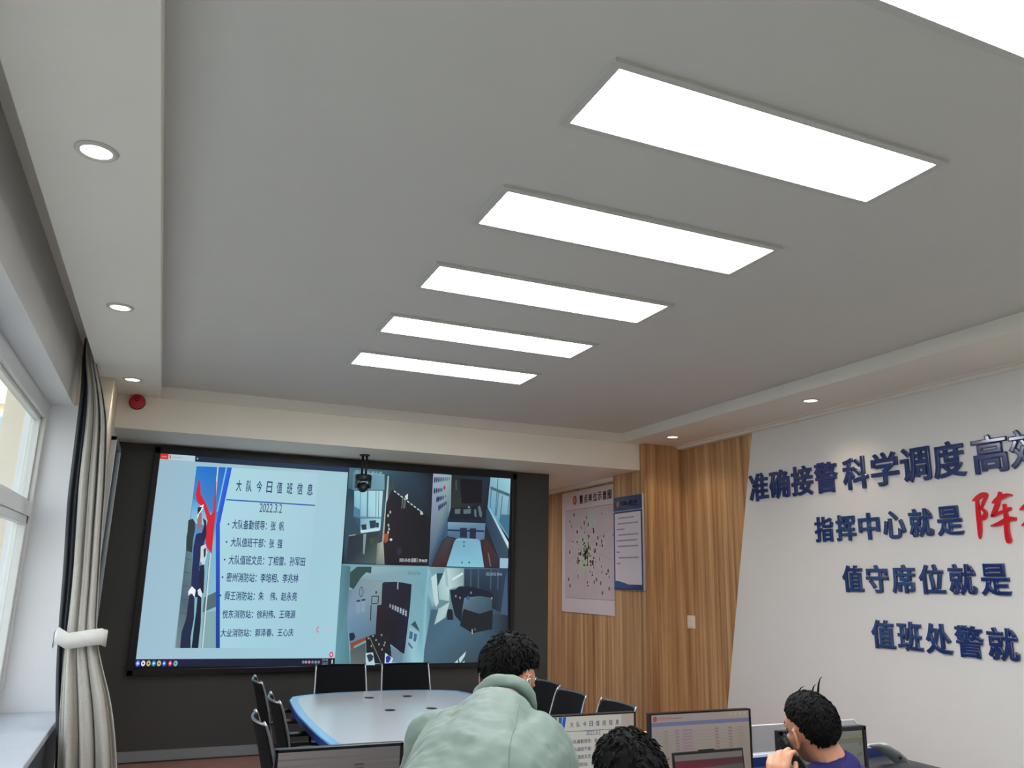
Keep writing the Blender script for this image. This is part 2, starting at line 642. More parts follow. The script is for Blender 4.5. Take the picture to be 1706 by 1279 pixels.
# ------------------------------------------------------------------ outside
tag(MB().box(-70, -1.3, -20, 60, -3.3, -3.2).build('pavement', M_ground), kind='structure')
b = empty('building', (-9, 30, -3.2), 'beige building with pale ledges seen through the upper window pane', 'building')
MB().box(-14, 3, 30, 40, -3.2, 7.0).build('wall', M_facade, b, xf=Matrix.Translation((9, -30, 3.2)))
q = MB()
for z in (-0.5, 2.2, 4.7, 6.9):
    q.box(-14.1, 3.1, 29.75, 30, z, z + .28)
q.build('ledge', M_facade2, b, xf=Matrix.Translation((9, -30, 3.2)))
for z in (0.2, 2.9, 5.3):
    for k in range(5):
        x = -12.5 + 2.9 * k
        MB().box(x, x + 1.5, 29.93, 30.0, z, z + 1.2).build('window', M_winglass, b, xf=Matrix.Translation((9, -30, 3.2)))
b = empty('building', (-16, 14, -3.2), 'pale building wall seen through the lower window sash', 'building')
MB().box(-24, -8.5, 12, 29, -3.2, 3.6).build('wall', M_facade2, b, xf=Matrix.Translation((16, -14, 3.2)))
MB().box(-24.2, -8.3, 11.8, 29.2, 3.6, 3.9).build('parapet', M_facade, b, xf=Matrix.Translation((16, -14, 3.2)))

# ------------------------------------------------------------------ ceiling lamps
nm = ['nearest ceiling panel light cut by the top edge of the picture', 'large white ceiling panel light, second in the row from the camera',
      'white ceiling panel light third in the row from the camera', 'white ceiling panel light fourth in the row, middle of the ceiling',
      'narrow looking white ceiling panel light, second from the video wall beam', 'white ceiling panel light closest to the video wall beam',
      'unseen ceiling panel light overhead behind the camera', 'unseen ceiling panel light at the rear of the room']  # last two carry the row on out of view, added for their light
PX0, PX1 = 1.145, 2.535
for i, k in enumerate((-1, 0, 1, 2, 3, 4, -2, -3)):
    y0 = 1.881 + 0.896 * k
    o = empty('panel_light', ((PX0 + PX1) / 2, y0 + .168, CEIL), nm[i], 'ceiling light', 'panel lights in a row on the ceiling')
    w, d, fw = (PX1 - PX0) / 2, 0.168, 0.03
    q = MB()
    q.box(-w - fw, w + fw, d, d + fw, -.014, 0)
    q.box(-w - fw, w + fw, -d - fw, -d, -.014, 0)
    q.box(-w - fw, -w, -d, d, -.014, 0)
    q.box(w, w + fw, -d, d, -.014, 0)
    q.build('lamp_frame', M_panel_frame, o)
    MB().box(-w, w, -d, d, -.006, 0).build('diffuser', M_panel, o)


def downlight(x, y, label):
    o = empty('downlight', (x, y, SOFF), label, 'downlight', 'round downlights in the soffits')
    MB().lathe([(.052, 0), (.074, 0), (.074, -.004), (.068, -.009), (.056, -.009), (.052, -.003)]).build('trim_ring', M_panel_frame, o, smooth=True)
    MB().lathe([(.0005, -.0045), (.0555, -.0045), (.0555, 0), (.0005, 0)]).build('lens', M_dl, o)
    li = bpy.data.lights.new('lamp', 'SPOT')
    li.energy = 11
    li.color = (1.0, 0.80, 0.56)
    li.spot_size = math.radians(125)
    li.spot_blend = 0.7
    li.shadow_soft_size = 0.05
    lo = bpy.data.objects.new('lamp', li)
    COL.objects.link(lo)
    lo.parent = o
    lo.location = (0, 0, -.02)


downlight(-.385, 2.985, 'largest round downlight, in the left soffit above the window')
downlight(-.385, 4.87, 'round downlight in the middle of the left soffit strip')
downlight(-.375, 6.76, 'small round downlight in the left soffit near the red alarm')
downlight(4.73, 6.83, 'round downlight in the right soffit above the wood column')
downlight(4.74, 4.88, 'round downlight in the right soffit above the blue slogan')
downlight(4.74, 2.95, 'unseen round downlight in the right soffit nearest the camera')  # continues the right row out of view, added for its light

# unseen panel lamp added behind the video wall partition to light the wood alcove
o = empty('panel_light', (2.6, 9.55, BEAM), 'unseen ceiling panel light added in the passage behind the video wall partition', 'ceiling light', 'added passage lights')
q = MB()
for (a, b, c_, d_) in ((-.63, .63, .27, .30), (-.63, .63, -.30, -.27), (-.63, -.60, -.27, .27), (.60, .63, -.27, .27)):
    q.box(a, b, c_, d_, -.014, 0)
q.build('lamp_frame', M_panel_frame, o)
MB().box(-.60, .60, -.27, .27, -.006, 0).build('diffuser', M_panel, o)

def inv(loc):
    return Matrix.Translation(-Vector(loc))


# ------------------------------------------------------------------ video wall
YP = 8.165
b00, b11 = at(214, 1120, y=YP), at(857, 794, y=YP)
vx0, vz0, vx1, vz1 = -0.178, 0.735, 3.545, 2.782
vloc = ((vx0 + vx1) / 2, YS, vz0)
vw = empty('video_wall', vloc, 'huge black framed video wall showing a duty roster slide and four camera views', 'screen')
q = MB()
q.box(vx0, vx1, YP + .004, YS, vz0, vz1)
for (a, b_, c_, d_) in ((vx0, vx0 + .05, vz0, vz1), (vx1 - .045, vx1, vz0, vz1), (vx0, vx1, vz0, vz0 + .05), (vx0, vx1, vz1 - .06, vz1)):
    q.box(a, b_, YP - .012, YP + .004, c_, d_)
q.build('frame', M_bezel, vw, bevel=0.003, xf=inv(vloc))
bpy.context.view_layer.update()


def new_cv():
    return Canvas((0, YP, 0), (1, 0, 0), (0, 0, 1), 0.0003)


def zoom(ox, oy, s):
    def g(px, py):
        P = at(ox + px / s, oy + py / s, y=YP)
        return (P.x, P.z)
    return g


S1 = zoom(200, 720, 3.118)
S6 = zoom(280, 770, 4.0)
INK = (48, 62, 112)


def mp(g, pts, T):
    return [T(*g(*p)) for p in pts]


ROWS = [('大队备勤领导：张  帆', 580, 853, 480, 487, 563), ('大队值班干部：张  强', 573, 845, 572, 578, 553), ('大队值班文员：丁相雷、孙军田', 562, 962, 664, 671, 543),
        ('密州消防站：李培相、李兆林', 550, 928, 755, 758, 532), ('舜王消防站：朱    伟、赵永亮', 540, 920, 850, 852, 521), ('悦东消防站：徐利伟、王晓源', 529, 912, 944, 946, None), ('大业消防站：郭泽春、王心庆', 520, 902, 1040, 1041, None)]


def draw_slide(cv, T, dim=1.0, picture=True):
    """the duty roster slide; T places the wall's picture coordinates on the canvas"""
    def C(c):
        return tuple(min(255, v * d) for v, d in zip(c, dim)) if isinstance(dim, tuple) else c
    P = lambda pts: mp(S1, pts, T)
    Q = lambda pts: mp(S6, pts, T)
    cv.poly(P([(398, 172), (1030, 212), (950, 1118), (283, 1120)]), [C((168, 214, 226)), C((160, 200, 212)), C((158, 200, 214)), C((166, 212, 224))])
    if picture:
        cv.poly(Q([(190, 25), (425, 35), (345, 410), (345, 1235), (42, 1235)]), [C((20, 120, 205)), C((10, 96, 196)), C((120, 180, 210)), C((150, 196, 205)), C((130, 170, 178))])
        cv.poly(Q([(165, 240), (250, 300), (290, 340), (255, 420), (150, 400)]), [C((60, 150, 215)), C((90, 170, 215)), C((110, 180, 212)), C((168, 204, 214)), C((150, 196, 212))])
        cv.poly(Q([(118, 590), (162, 598), (150, 1000), (150, 1236), (50, 1236), (85, 900)]), [C((84, 112, 122)), C((96, 124, 132)), C((84, 104, 116)), C((96, 116, 124)), C((110, 134, 138)), C((70, 96, 112))])
        for k in range(5):
            cv.line(*Q([(112 - 8 * k, 640 + 90 * k), (150, 648 + 90 * k)]), .006, C((62, 84, 98)))
        cv.poly(Q([(135, 385), (165, 375), (180, 400), (180, 445), (165, 520), (160, 600), (120, 590), (122, 500), (130, 460)]), C((44, 56, 54)))
        cv.poly(Q([(240, 900), (322, 860), (322, 960), (230, 1000)]), C((78, 106, 112)))
        cv.poly(Q([(235, 1000), (318, 990), (318, 1236), (222, 1236)]), C((128, 166, 172)))
        cv.line(*Q([(332, 30), (228, 1236)]), .012, C((196, 212, 216)))
        cv.line(*Q([(326, 30), (222, 1236)]), .004, C((74, 92, 104)))
        cv.poly(Q([(205, 110), (214, 130), (216, 210), (245, 262), (284, 352), (302, 330), (318, 120), (322, 130), (316, 330), (290, 612), (256, 560), (244, 480), (262, 390), (236, 300), (196, 270), (183, 215)]), C((204, 28, 48)))
        # two uniformed people by the flagpole
        cv.poly(Q([(206, 470), (250, 470), (236, 560), (212, 640), (205, 720), (232, 720), (226, 850), (196, 900), (150, 890), (160, 700), (170, 560), (186, 480)]), C((26, 38, 84)))
        cv.poly(Q([(210, 330), (226, 340), (222, 440), (196, 450), (194, 350)]), C((150, 110, 110)))
        cv.poly(Q([(192, 330), (214, 290), (238, 280), (232, 310), (206, 345), (196, 380)]), C((232, 236, 238)))
        cv.poly(Q([(198, 300), (226, 296), (218, 318), (194, 350)]), C((20, 26, 40)))
        cv.poly(Q([(232, 370), (254, 390), (256, 480), (238, 540), (222, 480), (240, 420)]), C((24, 30, 56)))
        cv.poly(Q([(218, 560), (250, 545), (262, 600), (240, 690), (214, 660)]), C((200, 214, 216)))
        cv.poly(Q([(236, 580), (252, 568), (250, 620), (238, 640)]), C((40, 40, 52)))
        cv.poly(Q([(208, 690), (240, 680), (242, 740), (236, 870), (210, 880)]), C((22, 28, 52)))
        cv.poly(Q([(134, 860), (158, 825), (184, 850), (176, 900), (150, 872), (136, 890)]), C((236, 240, 240)))
        cv.poly(Q([(196, 850), (214, 838), (226, 870), (220, 910), (200, 880)]), C((222, 228, 228)))
        cv.poly(Q([(140, 890), (160, 874), (176, 900), (172, 1040), (150, 1160), (148, 1236), (80, 1236), (90, 1130), (120, 1040)]), C((28, 40, 70)))
        cv.poly(Q([(198, 880), (222, 900), (218, 1060), (200, 1236), (156, 1236), (172, 1100), (186, 1000)]), C((20, 30, 54)))
        cv.poly(Q([(425, 35), (345, 410), (345, 1236), (318, 1236), (318, 420), (392, 35)]), [C((22, 84, 214)), C((20, 76, 204)), C((22, 62, 160)), C((26, 58, 140)), C((30, 90, 205)), C((34, 100, 220))])
        cv.poly(Q([(384, 35), (394, 35), (330, 330), (322, 330)]), C((120, 190, 230)))
    a, b = T(*S1(550, 350)), T(*S1(1012, 380))
    cv.line(a, b, abs(T(*S1(600, 345))[1] - T(*S1(600, 352))[1]), C((40, 92, 172)))
    first = True
    ttl = '大队今日值班信息'
    for i, ch in enumerate(ttl):
        f = i / 7.0
        cxp, cyp = 617 + f * (986 - 617), 277 + f * (297 - 277)
        a, b = T(*S1(cxp - 17, cyp + 29)), T(*S1(cxp + 17, cyp - 29))
        cv.text(ch, a[0], a[1], b[0], b[1], C(INK), 0.012, same=not first)
        first = False
    a, b = T(*S1(722, 414)), T(*S1(843, 374))
    cv.text('2022.3.2', a[0], a[1], b[0], b[1], C((44, 58, 88)), 0.0, same=True)
    for body, xa, xb, ya, yb, bul in ROWS:
        a, b = T(*S1(xa, ya + 22)), T(*S1(xb, yb - 23))
        cv.text(body, a[0], a[1], b[0], b[1], C(INK), 0.012, same=True)
        if bul:
            a = T(*S1(bul, ya - 3))
            b = T(*S1(bul + 5, ya - 8))
            cv.disc(a, abs(b[0] - a[0]), C(INK), abs(b[1] - a[1]), same=True)


ID = lambda x, z: (x, z)
cv = new_cv()
P = lambda pts: mp(S1, pts, ID)
cv.poly(P([(208, 108), (1186, 180), (1113, 1214), (78, 1216)]), [(150, 184, 200), (156, 196, 208), (158, 204, 218), (158, 190, 208)])
cv.poly(P([(380, 121), (1186, 180), (1184, 208), (378, 151)]), [(24, 40, 62), (30, 48, 74), (30, 48, 74), (24, 40, 62)])
cv.poly(P([(209, 109), (252, 112), (250, 140), (207, 137)]), (196, 52, 44))
cv.poly(P([(216, 122), (244, 124), (243, 130), (215, 128)]), (226, 120, 110))
cv.poly(P([(253, 112), (391, 122), (389, 152), (251, 141)]), (176, 204, 212))
cv.poly(P([(258, 118), (266, 119), (265, 137), (257, 136)]), (206, 90, 92))
cv.poly(P([(272, 127), (325, 131), (325, 134), (272, 130)]), (150, 150, 160))
cv.disc(S1(402, 137), .008, (150, 170, 190))
draw_slide(cv, ID)
cv.poly(P([(80, 1177), (1115, 1172), (1113, 1214), (77, 1217)]), [(24, 30, 66), (20, 24, 48), (18, 22, 40), (22, 26, 58)])
for k, (x, col) in enumerate(((92, (110, 130, 240)), (120, (226, 226, 232)), (148, (226, 180, 70)), (175, (30, 150, 220)), (202, (206, 196, 90)), (229, (40, 100, 220)), (260, (214, 50, 56)), (288, (120, 190, 190)))):
    cv.disc(S1(x, 1199), .017, col, .024)
    cv.disc(S1(x, 1199), .007, (240, 240, 240) if k in (0, 3, 5, 6) else (60, 80, 140), .009)
for x, col in ((950, (120, 130, 150)), (964, (140, 150, 170)), (981, (220, 120, 140)), (998, (120, 130, 150)), (1014, (130, 140, 160)), (1030, (120, 130, 150))):
    cv.disc(S1(x, 1192), .012, col, .014)
for y in (1180, 1198):
    a, b = S1(1048, y + 7), S1(1078, y - 6)
    cv.text('09:46' if y < 1190 else '2022/3/2', a[0], a[1], b[0], b[1], (150, 160, 180), 0)
cv.rect(*S1(1096, 1200), *S1(1103, 1180), (226, 230, 236))
for c_ in (S1(1095, 1153),):
    cv.disc(c_, .020, (214, 60, 84), .026)
    cv.disc(c_, .010, (226, 190, 200), .013)
cv.disc(S1(1026, 1023), .018, (222, 130, 150), .030)
cv.disc(S1(1030, 1023), .011, (160, 200, 214), .019)
a, b = S1(1042, 1033), S1(1102, 1014)
cv.text('今日头条号', a[0], a[1], b[0], b[1], (206, 180, 194), 0.0)
cv.build('slide_picture', D_big, vw)

# camera view: office with a tall dark cabinet
g = zoom(570, 770, 7.106)
cv = new_cv()
F = lambda pts, col: cv.poly(mp(g, pts, ID), col)
LN = lambda a, b_, w, col: cv.line(g(*a), g(*b_), w, col)
F([(85, 60), (1075, 132), (1022, 1222), (8, 1200)], [(70, 110, 128), (20, 24, 26), (16, 18, 24), (24, 44, 62)])
F([(130, 105), (505, 140), (500, 325), (120, 330)], [(84, 128, 142), (110, 156, 172), (104, 152, 170), (80, 120, 134)])
F([(60, 300), (140, 330), (140, 640), (215, 830), (160, 850), (70, 870), (40, 1150)], (36, 66, 84))
F([(142, 332), (482, 332), (462, 660), (140, 640)], [(140, 196, 212), (176, 216, 224), (168, 212, 220), (104, 156, 180)])
F([(140, 520), (215, 560), (210, 660), (132, 640)], (70, 120, 150))
for x in (212, 298, 398, 430):
    LN((x + 4, 332), (x - 2, 660), .014 if x == 298 else .006, (70, 116, 134))
LN((140, 330), (482, 330), .012, (66, 108, 126))
LN((210, 650), (465, 660), .016, (80, 130, 148))
F([(215, 665), (460, 665), (450, 800), (215, 832)], [(120, 164, 182), (160, 204, 214), (170, 210, 222), (120, 170, 190)])
F([(320, 692), (398, 684), (400, 770), (330, 782)], (26, 60, 78))
F([(400, 712), (434, 716), (430, 772), (402, 770)], (30, 50, 62))
F([(222, 740), (284, 730), (288, 800), (240, 812)], (26, 42, 56))
F([(216, 802), (440, 780), (442, 808), (222, 838)], (188, 218, 226))
F([(78, 870), (440, 825), (430, 950), (400, 1200), (50, 1195)], [(30, 36, 44), (44, 58, 62), (52, 58, 48), (76, 96, 92), (28, 44, 58)])
F([(78, 862), (158, 850), (158, 862), (78, 876)], (140, 150, 156))
F([(250, 850), (286, 846), (262, 1092), (244, 1080)], (122, 146, 148))
F([(320, 900), (380, 890), (370, 960), (330, 970)], (60, 74, 48))
F([(500, 145), (580, 150), (600, 340), (560, 480), (500, 480)], (42, 66, 76))
F([(536, 160), (554, 160), (536, 470), (500, 940), (470, 940), (512, 480)], [(150, 178, 178), (150, 178, 178), (180, 196, 192), (176, 160, 146), (170, 150, 130), (186, 200, 200)])
F([(412, 960), (486, 936), (500, 1180), (508, 1210), (400, 1208)], [(120, 128, 118), (170, 176, 164), (130, 138, 130), (120, 126, 120), (104, 112, 106)])
F([(580, 140), (838, 150), (1070, 170), (1050, 660), (960, 610), (610, 330)], [(52, 76, 90), (40, 60, 78), (28, 36, 44), (24, 30, 38), (34, 50, 64), (40, 58, 70)])
F([(590, 318), (970, 612), (1040, 690), (1022, 1220), (500, 1208), (488, 960), (520, 480)], [(26, 26, 32), (20, 22, 28), (24, 26, 28), (18, 20, 26), (24, 20, 30), (30, 24, 32), (30, 26, 34)])
for k in range(9):
    f = k / 9.0
    LN((612 + f * 350, 338 + f * 270), (612 + (f + .07) * 350, 338 + (f + .07) * 270), .012, (190, 206, 204))
F([(740, 400), (778, 370), (772, 440), (748, 440)], (206, 222, 220))
F([(915, 560), (960, 612), (925, 625)], (170, 190, 188))
for x in (715, 735, 750):
    LN((x, 420), (x - 14, 545), .006, (120, 140, 130))
F([(488, 840), (545, 850), (540, 930), (500, 960)], (156, 84, 48))
for x, y in ((545, 745), (552, 790), (540, 830), (566, 590), (540, 630)):
    cv.disc(g(x, y), .009, (178, 178, 168), .016)
cv.disc(g(574, 915), .014, (196, 208, 226), .013)
cv.disc(g(670, 1050), .028, (34, 40, 62), .04)
a, b = g(672, 1178), g(1002, 1140)
cv.text('2022-03-02 星期三 09:46:09', a[0], a[1], b[0], b[1], (196, 204, 206), 0.01)
a, b = g(150, 134), g(470, 112)
cv.text('密州中队通讯室', a[0], a[1], b[0], b[1], (150, 186, 192), 0.0)
cv.build('camera_feed', D_big, vw)

# camera view: this room seen from the screen end
g = zoom(710, 780, 7.525)
cv = new_cv()
F([(88, 62), (1052, 112), (1022, 1252), (30, 1232)], [(30, 44, 56), (26, 44, 58), (40, 40, 46), (46, 40, 42)])
F([(88, 66), (318, 82), (304, 510), (268, 640), (262, 850), (200, 920), (64, 1222), (32, 1222)], [(158, 168, 190), (140, 170, 170), (134, 176, 176), (70, 96, 120), (58, 88, 112), (40, 66, 92), (52, 76, 104), (56, 78, 108)])
DK = (34, 50, 92)
for r, (x0, y0, x1, y1, n) in enumerate(((95, 145, 300, 130, 8), (92, 285, 205, 268, 5), (124, 395, 222, 362, 5), (148, 500, 256, 428, 5))):
    for k in range(n):
        f = (k + .5) / n
        cv.disc(g(x0 + (x1 - x0) * f, y0 + (y1 - y0) * f), .009 - .0006 * k, DK, .034 - .014 * f)
cv.disc(g(226, 243), .012, (176, 44, 96), .022)
cv.disc(g(240, 350), .007, (150, 60, 120), .016)
F([(318, 84), (800, 112), (770, 480), (745, 620), (300, 640), (306, 500)], [(34, 40, 40), (30, 44, 62), (26, 40, 58), (24, 30, 40), (24, 32, 40), (44, 52, 44)])
F([(420, 130), (700, 150), (690, 440), (440, 440)], (18, 18, 24))
for k in range(9):
    LN((440 + 30 * k, 145), (440 + 28 * k, 430), .004, (30, 32, 42))
LN((372, 150), (372, 270), .018, (70, 78, 66))
F([(800, 115), (1052, 130), (1030, 880), (764, 490)], [(130, 176, 190), (150, 200, 212), (110, 150, 170), (96, 160, 190)])
F([(800, 225), (1045, 320), (1042, 360), (800, 262)], (70, 100, 112))
for xa, ya, xb, yb in ((812, 250, 795, 520), (895, 130, 860, 590), (905, 300, 870, 600), (950, 340, 920, 660), (1040, 330, 1000, 740)):
    LN((xa, ya), (xb, yb), .010, (66, 110, 128))
F([(930, 580), (1040, 580), (1030, 860), (905, 660)], (60, 110, 140))
F([(768, 498), (790, 500), (1026, 930), (1024, 1008)], [(110, 170, 196), (140, 190, 210), (206, 224, 230), (196, 216, 226)])
F([(744, 520), (766, 500), (1022, 1010), (1016, 1125), (905, 1125), (740, 700)], [(36, 56, 76), (44, 68, 88), (56, 84, 104), (52, 74, 96), (50, 70, 92), (40, 58, 78)])
F([(300, 500), (440, 490), (560, 500), (570, 470), (660, 455), (695, 560), (700, 640), (296, 640)], (22, 30, 38))
for pts in ([(352, 512), (424, 508), (420, 570), (356, 572)], [(460, 518), (556, 508), (552, 568), (462, 572)], [(592, 520), (620, 510), (626, 610), (600, 610)], [(640, 480), (668, 470), (694, 560), (690, 620), (660, 600)]):
    F(pts, (84, 108, 112))
cv.disc(g(530, 488), .012, (120, 140, 140))
F([(266, 672), (736, 690), (716, 965), (640, 940), (260, 850)], [(120, 158, 178), (96, 132, 154), (84, 100, 140), (90, 110, 150), (70, 96, 130)])
F([(266, 640), (740, 640), (738, 690), (266, 668)], (26, 34, 56))
F([(264, 764), (722, 778), (720, 800), (264, 786)], (30, 44, 84))
F([(420, 745), (502, 748), (506, 872), (414, 868)], (30, 46, 66))
F([(540, 752), (618, 754), (616, 884), (536, 876)], (36, 40, 56))
F([(200, 930), (262, 860), (350, 890), (240, 1225), (66, 1222)], [(60, 56, 56), (64, 62, 66), (56, 50, 52), (60, 36, 36), (62, 40, 40)])
F([(670, 900), (745, 880), (905, 1125), (912, 1235), (716, 1235)], [(40, 40, 50), (70, 44, 40), (50, 50, 62), (44, 42, 50), (58, 36, 40)])
LN((770, 1060), (800, 1230), .014, (110, 100, 92))
F([(370, 884), (400, 878), (620, 886), (652, 896), (672, 930), (718, 1240), (246, 1228), (344, 920)], [(120, 176, 198), (130, 184, 204), (130, 180, 200), (120, 170, 192), (110, 160, 186), (132, 188, 208), (128, 188, 210), (110, 164, 190)])
for x, y in ((466, 925), (466, 972), (440, 1180), (530, 1180)):
    cv.disc(g(x, y), .007, (40, 62, 80), .012)
F([(915, 1125), (1020, 1128), (1016, 1252), (912, 1250)], (150, 184, 204))
cv.build('camera_feed', D_big, vw)

# camera view: station duty room
g = zoom(555, 935, 7.106)
cv = new_cv()
F([(105, 30), (1128, 55), (1062, 1216), (15, 1212)], [(110, 158, 170), (110, 158, 172), (124, 170, 180), (110, 160, 176)])
F([(105, 38), (205, 60), (165, 640), (198, 1212), (18, 1212)], [(80, 128, 140), (66, 108, 118), (84, 132, 146), (78, 124, 138), (96, 146, 162)])
F([(455, 60), (1118, 70), (1095, 420), (925, 268), (560, 238), (330, 190), (390, 140)], [(140, 172, 180), (112, 162, 176), (104, 156, 172), (118, 160, 172), (108, 140, 152), (130, 158, 168), (140, 168, 176)])
F([(200, 130), (285, 62), (455, 62), (448, 140), (390, 128), (330, 190), (240, 330), (192, 300)], (44, 72, 72))
F([(180, 345), (244, 328), (330, 196), (592, 250), (575, 520), (500, 870), (195, 968), (165, 640)], [(96, 124, 142), (118, 140, 158), (120, 144, 156), (130, 154, 156), (126, 146, 148), (86, 116, 138), (90, 126, 154), (110, 142, 170)])
cv.disc(g(332, 360), .022, (50, 72, 92), .050)
cv.disc(g(332, 360), .017, (118, 142, 160), .041)
for x0, y0 in ((270, 460), (330, 448)):
    F([(x0 + 6, y0), (x0 + 50, y0 - 6), (x0 + 48, y0 + 148), (x0, y0 + 152)], (128, 150, 172))
    F([(x0 + 6, y0), (x0 + 50, y0 - 6), (x0 + 49, y0 + 14), (x0 + 4, y0 + 20)], (34, 44, 74))
for a_, b_ in (((458, 412), (538, 412)), ((458, 412), (455, 500)), ((536, 412), (530, 500)), ((455, 500), (520, 500)), ((448, 510), (442, 700))):
    LN(a_, b_, .009, (36, 48, 56))
cv.disc(g(508, 365), .009, (40, 56, 60), .013)
F([(580, 262), (600, 244), (760, 240), (928, 270), (910, 520), (842, 1092), (820, 1090), (660, 965), (500, 870), (520, 520), (570, 510)], [(30, 34, 44), (28, 32, 44), (26, 28, 40), (24, 28, 44), (24, 26, 46), (26, 26, 50), (22, 22, 36), (22, 22, 30), (34, 22, 28), (36, 24, 28), (30, 28, 38)])
LN((765, 240), (762, 330), .012, (150, 170, 176))
for i, ch in enumerate('大业消防救援站'):
    f = i / 6.0
    x, y = 672 + f * 186, 522 + f * 88
    a, b = g(x - 12, y + 26 + 14 * f), g(x + 14, y - 24 - 14 * f)
    cv.text(ch, a[0], a[1], b[0], b[1], (178, 196, 216), 0.02)
F([(188, 850), (240, 840), (262, 890), (240, 930), (196, 940)], (30, 38, 62))
F([(198, 968), (398, 888), (398, 925), (242, 1004), (240, 1052), (204, 1040)], (140, 68, 44))
F([(200, 1050), (380, 960), (390, 1210), (204, 1210)], [(80, 96, 98), (70, 84, 84), (92, 100, 98), (98, 108, 106)])
F([(650, 985), (830, 1090), (812, 1200), (690, 1190)], (104, 130, 150))
F([(385, 900), (470, 862), (660, 870), (676, 1000), (690, 1140), (600, 1212), (480, 1200), (390, 1075)], (24, 30, 34))
for x, y in ((415, 908), (470, 880), (505, 930), (570, 870), (610, 960), (450, 1000), (540, 980), (600, 990), (575, 1040)):
    cv.disc(g(x, y), .008, (150, 146, 126), .011)
LN((430, 900), (560, 1190), .008, (120, 120, 96))
F([(380, 1085), (468, 1075), (492, 1225), (382, 1225)], (176, 204, 212))
F([(392, 1110), (440, 1090), (474, 1120), (460, 1170), (420, 1190)], (40, 56, 72))
F([(612, 1080), (706, 1145), (682, 1216), (604, 1210)], (190, 212, 226))
F([(620, 1130), (650, 1105), (684, 1140), (655, 1196), (622, 1196)], (34, 56, 150))
F([(905, 768), (1022, 842), (950, 1212), (812, 1200)], [(140, 176, 190), (132, 178, 192), (150, 196, 206), (104, 142, 160)])
F([(918, 745), (966, 702), (1010, 800), (1018, 830)], (52, 78, 92))
for pts in ([(905, 820), (940, 840), (930, 920), (890, 910)], [(955, 850), (990, 860), (975, 950), (945, 940)], [(890, 950), (940, 1020), (930, 1035), (880, 980)]):
    F(pts, (66, 100, 132))
F([(1070, 420), (1120, 60), (1128, 60), (1062, 1216), (940, 1214), (1030, 820)], [(110, 176, 200), (130, 176, 186), (150, 196, 206), (140, 190, 200), (150, 200, 206), (100, 160, 180)])
a, b = g(880, 154), g(1030, 124)
cv.text('2022-03-02 09:46', a[0], a[1], b[0], b[1], (84, 120, 134), 0.01)
cv.build('camera_feed', D_big, vw)

# camera view: wide hall floor with sun patches
g = zoom(700, 935, 7.106)
cv = new_cv()
F([(90, 62), (1040, 84), (1034, 1216), (-6, 1214)], [(120, 160, 170), (40, 56, 80), (24, 32, 40), (64, 96, 118)])
F([(60, 560), (520, 600), (1034, 640), (1034, 1216), (-6, 1214)], [(60, 92, 112), (70, 104, 128), (30, 40, 52), (30, 40, 48), (70, 100, 116)])
F([(92, 66), (138, 150), (172, 480), (210, 500), (130, 560), (20, 1212), (-6, 1212), (60, 320)], [(150, 190, 196), (120, 168, 180), (150, 186, 190), (110, 150, 160), (90, 130, 146), (150, 190, 194), (130, 176, 186), (120, 170, 184)])
F([(128, 190), (190, 140), (205, 330), (218, 490), (186, 545), (160, 430)], (186, 208, 212))
F([(195, 140), (270, 140), (262, 210), (236, 292), (206, 290)], (44, 66, 88))
F([(210, 290), (300, 80), (520, 82), (512, 282), (345, 330), (345, 470), (225, 450)], [(150, 184, 188), (184, 214, 214), (120, 150, 152), (130, 160, 160), (180, 208, 206), (170, 196, 196), (150, 184, 188)])
LN((380, 215), (505, 140), .022, (206, 224, 226))
LN((300, 80), (320, 300), .03, (150, 184, 190))
F([(520, 82), (1036, 92), (1030, 640), (860, 560), (720, 420), (520, 300)], [(48, 70, 92), (44, 62, 92), (46, 60, 80), (28, 38, 46), (30, 40, 44), (34, 50, 60)])
for x in (600, 690, 835, 920):
    LN((x, 90), (x - 4, 330), .014, (66, 88, 100))
F([(1000, 240), (1030, 100), (1034, 640), (950, 620)], (60, 84, 116))
F([(350, 340), (420, 330), (460, 295), (600, 300), (740, 330), (850, 380), (870, 440), (520, 430), (500, 560), (480, 720), (410, 640), (370, 480)], (22, 30, 46))
F([(520, 430), (700, 410), (850, 430), (846, 580), (700, 640), (510, 560)], [(96, 124, 136), (70, 100, 112), (60, 84, 96), (50, 76, 96), (60, 84, 100), (80, 104, 120)])
F([(510, 560), (700, 620), (860, 570), (850, 800), (620, 850), (470, 760)], (26, 30, 34))
F([(305, 560), (380, 570), (390, 690), (320, 690)], (20, 28, 38))
for x, y in ((420, 410), (470, 430), (600, 370), (845, 435)):
    cv.disc(g(x, y), .008, (150, 140, 140), .013)
cv.disc(g(565, 435), .018, (50, 84, 150), .024)
F([(214, 560), (345, 480), (300, 660), (210, 720), (164, 748)], [(160, 190, 188), (176, 204, 204), (150, 180, 178), (170, 196, 192), (160, 190, 186)])
for pts in ([(455, 1150), (540, 1062), (524, 1120), (468, 1208)], [(396, 1208), (440, 1160), (446, 1200), (420, 1210)], [(484, 1210), (520, 1172), (524, 1206)]):
    F(pts, (186, 208, 216))
LN((612, 800), (614, 860), .01, (180, 180, 170))
LN((640, 790), (652, 815), .01, (150, 110, 90))
a, b = g(775, 166), g(965, 134)
cv.text('2022-03-02 09:46', a[0], a[1], b[0], b[1], (140, 160, 176), 0.01)
cv.build('camera_feed', D_big, vw)

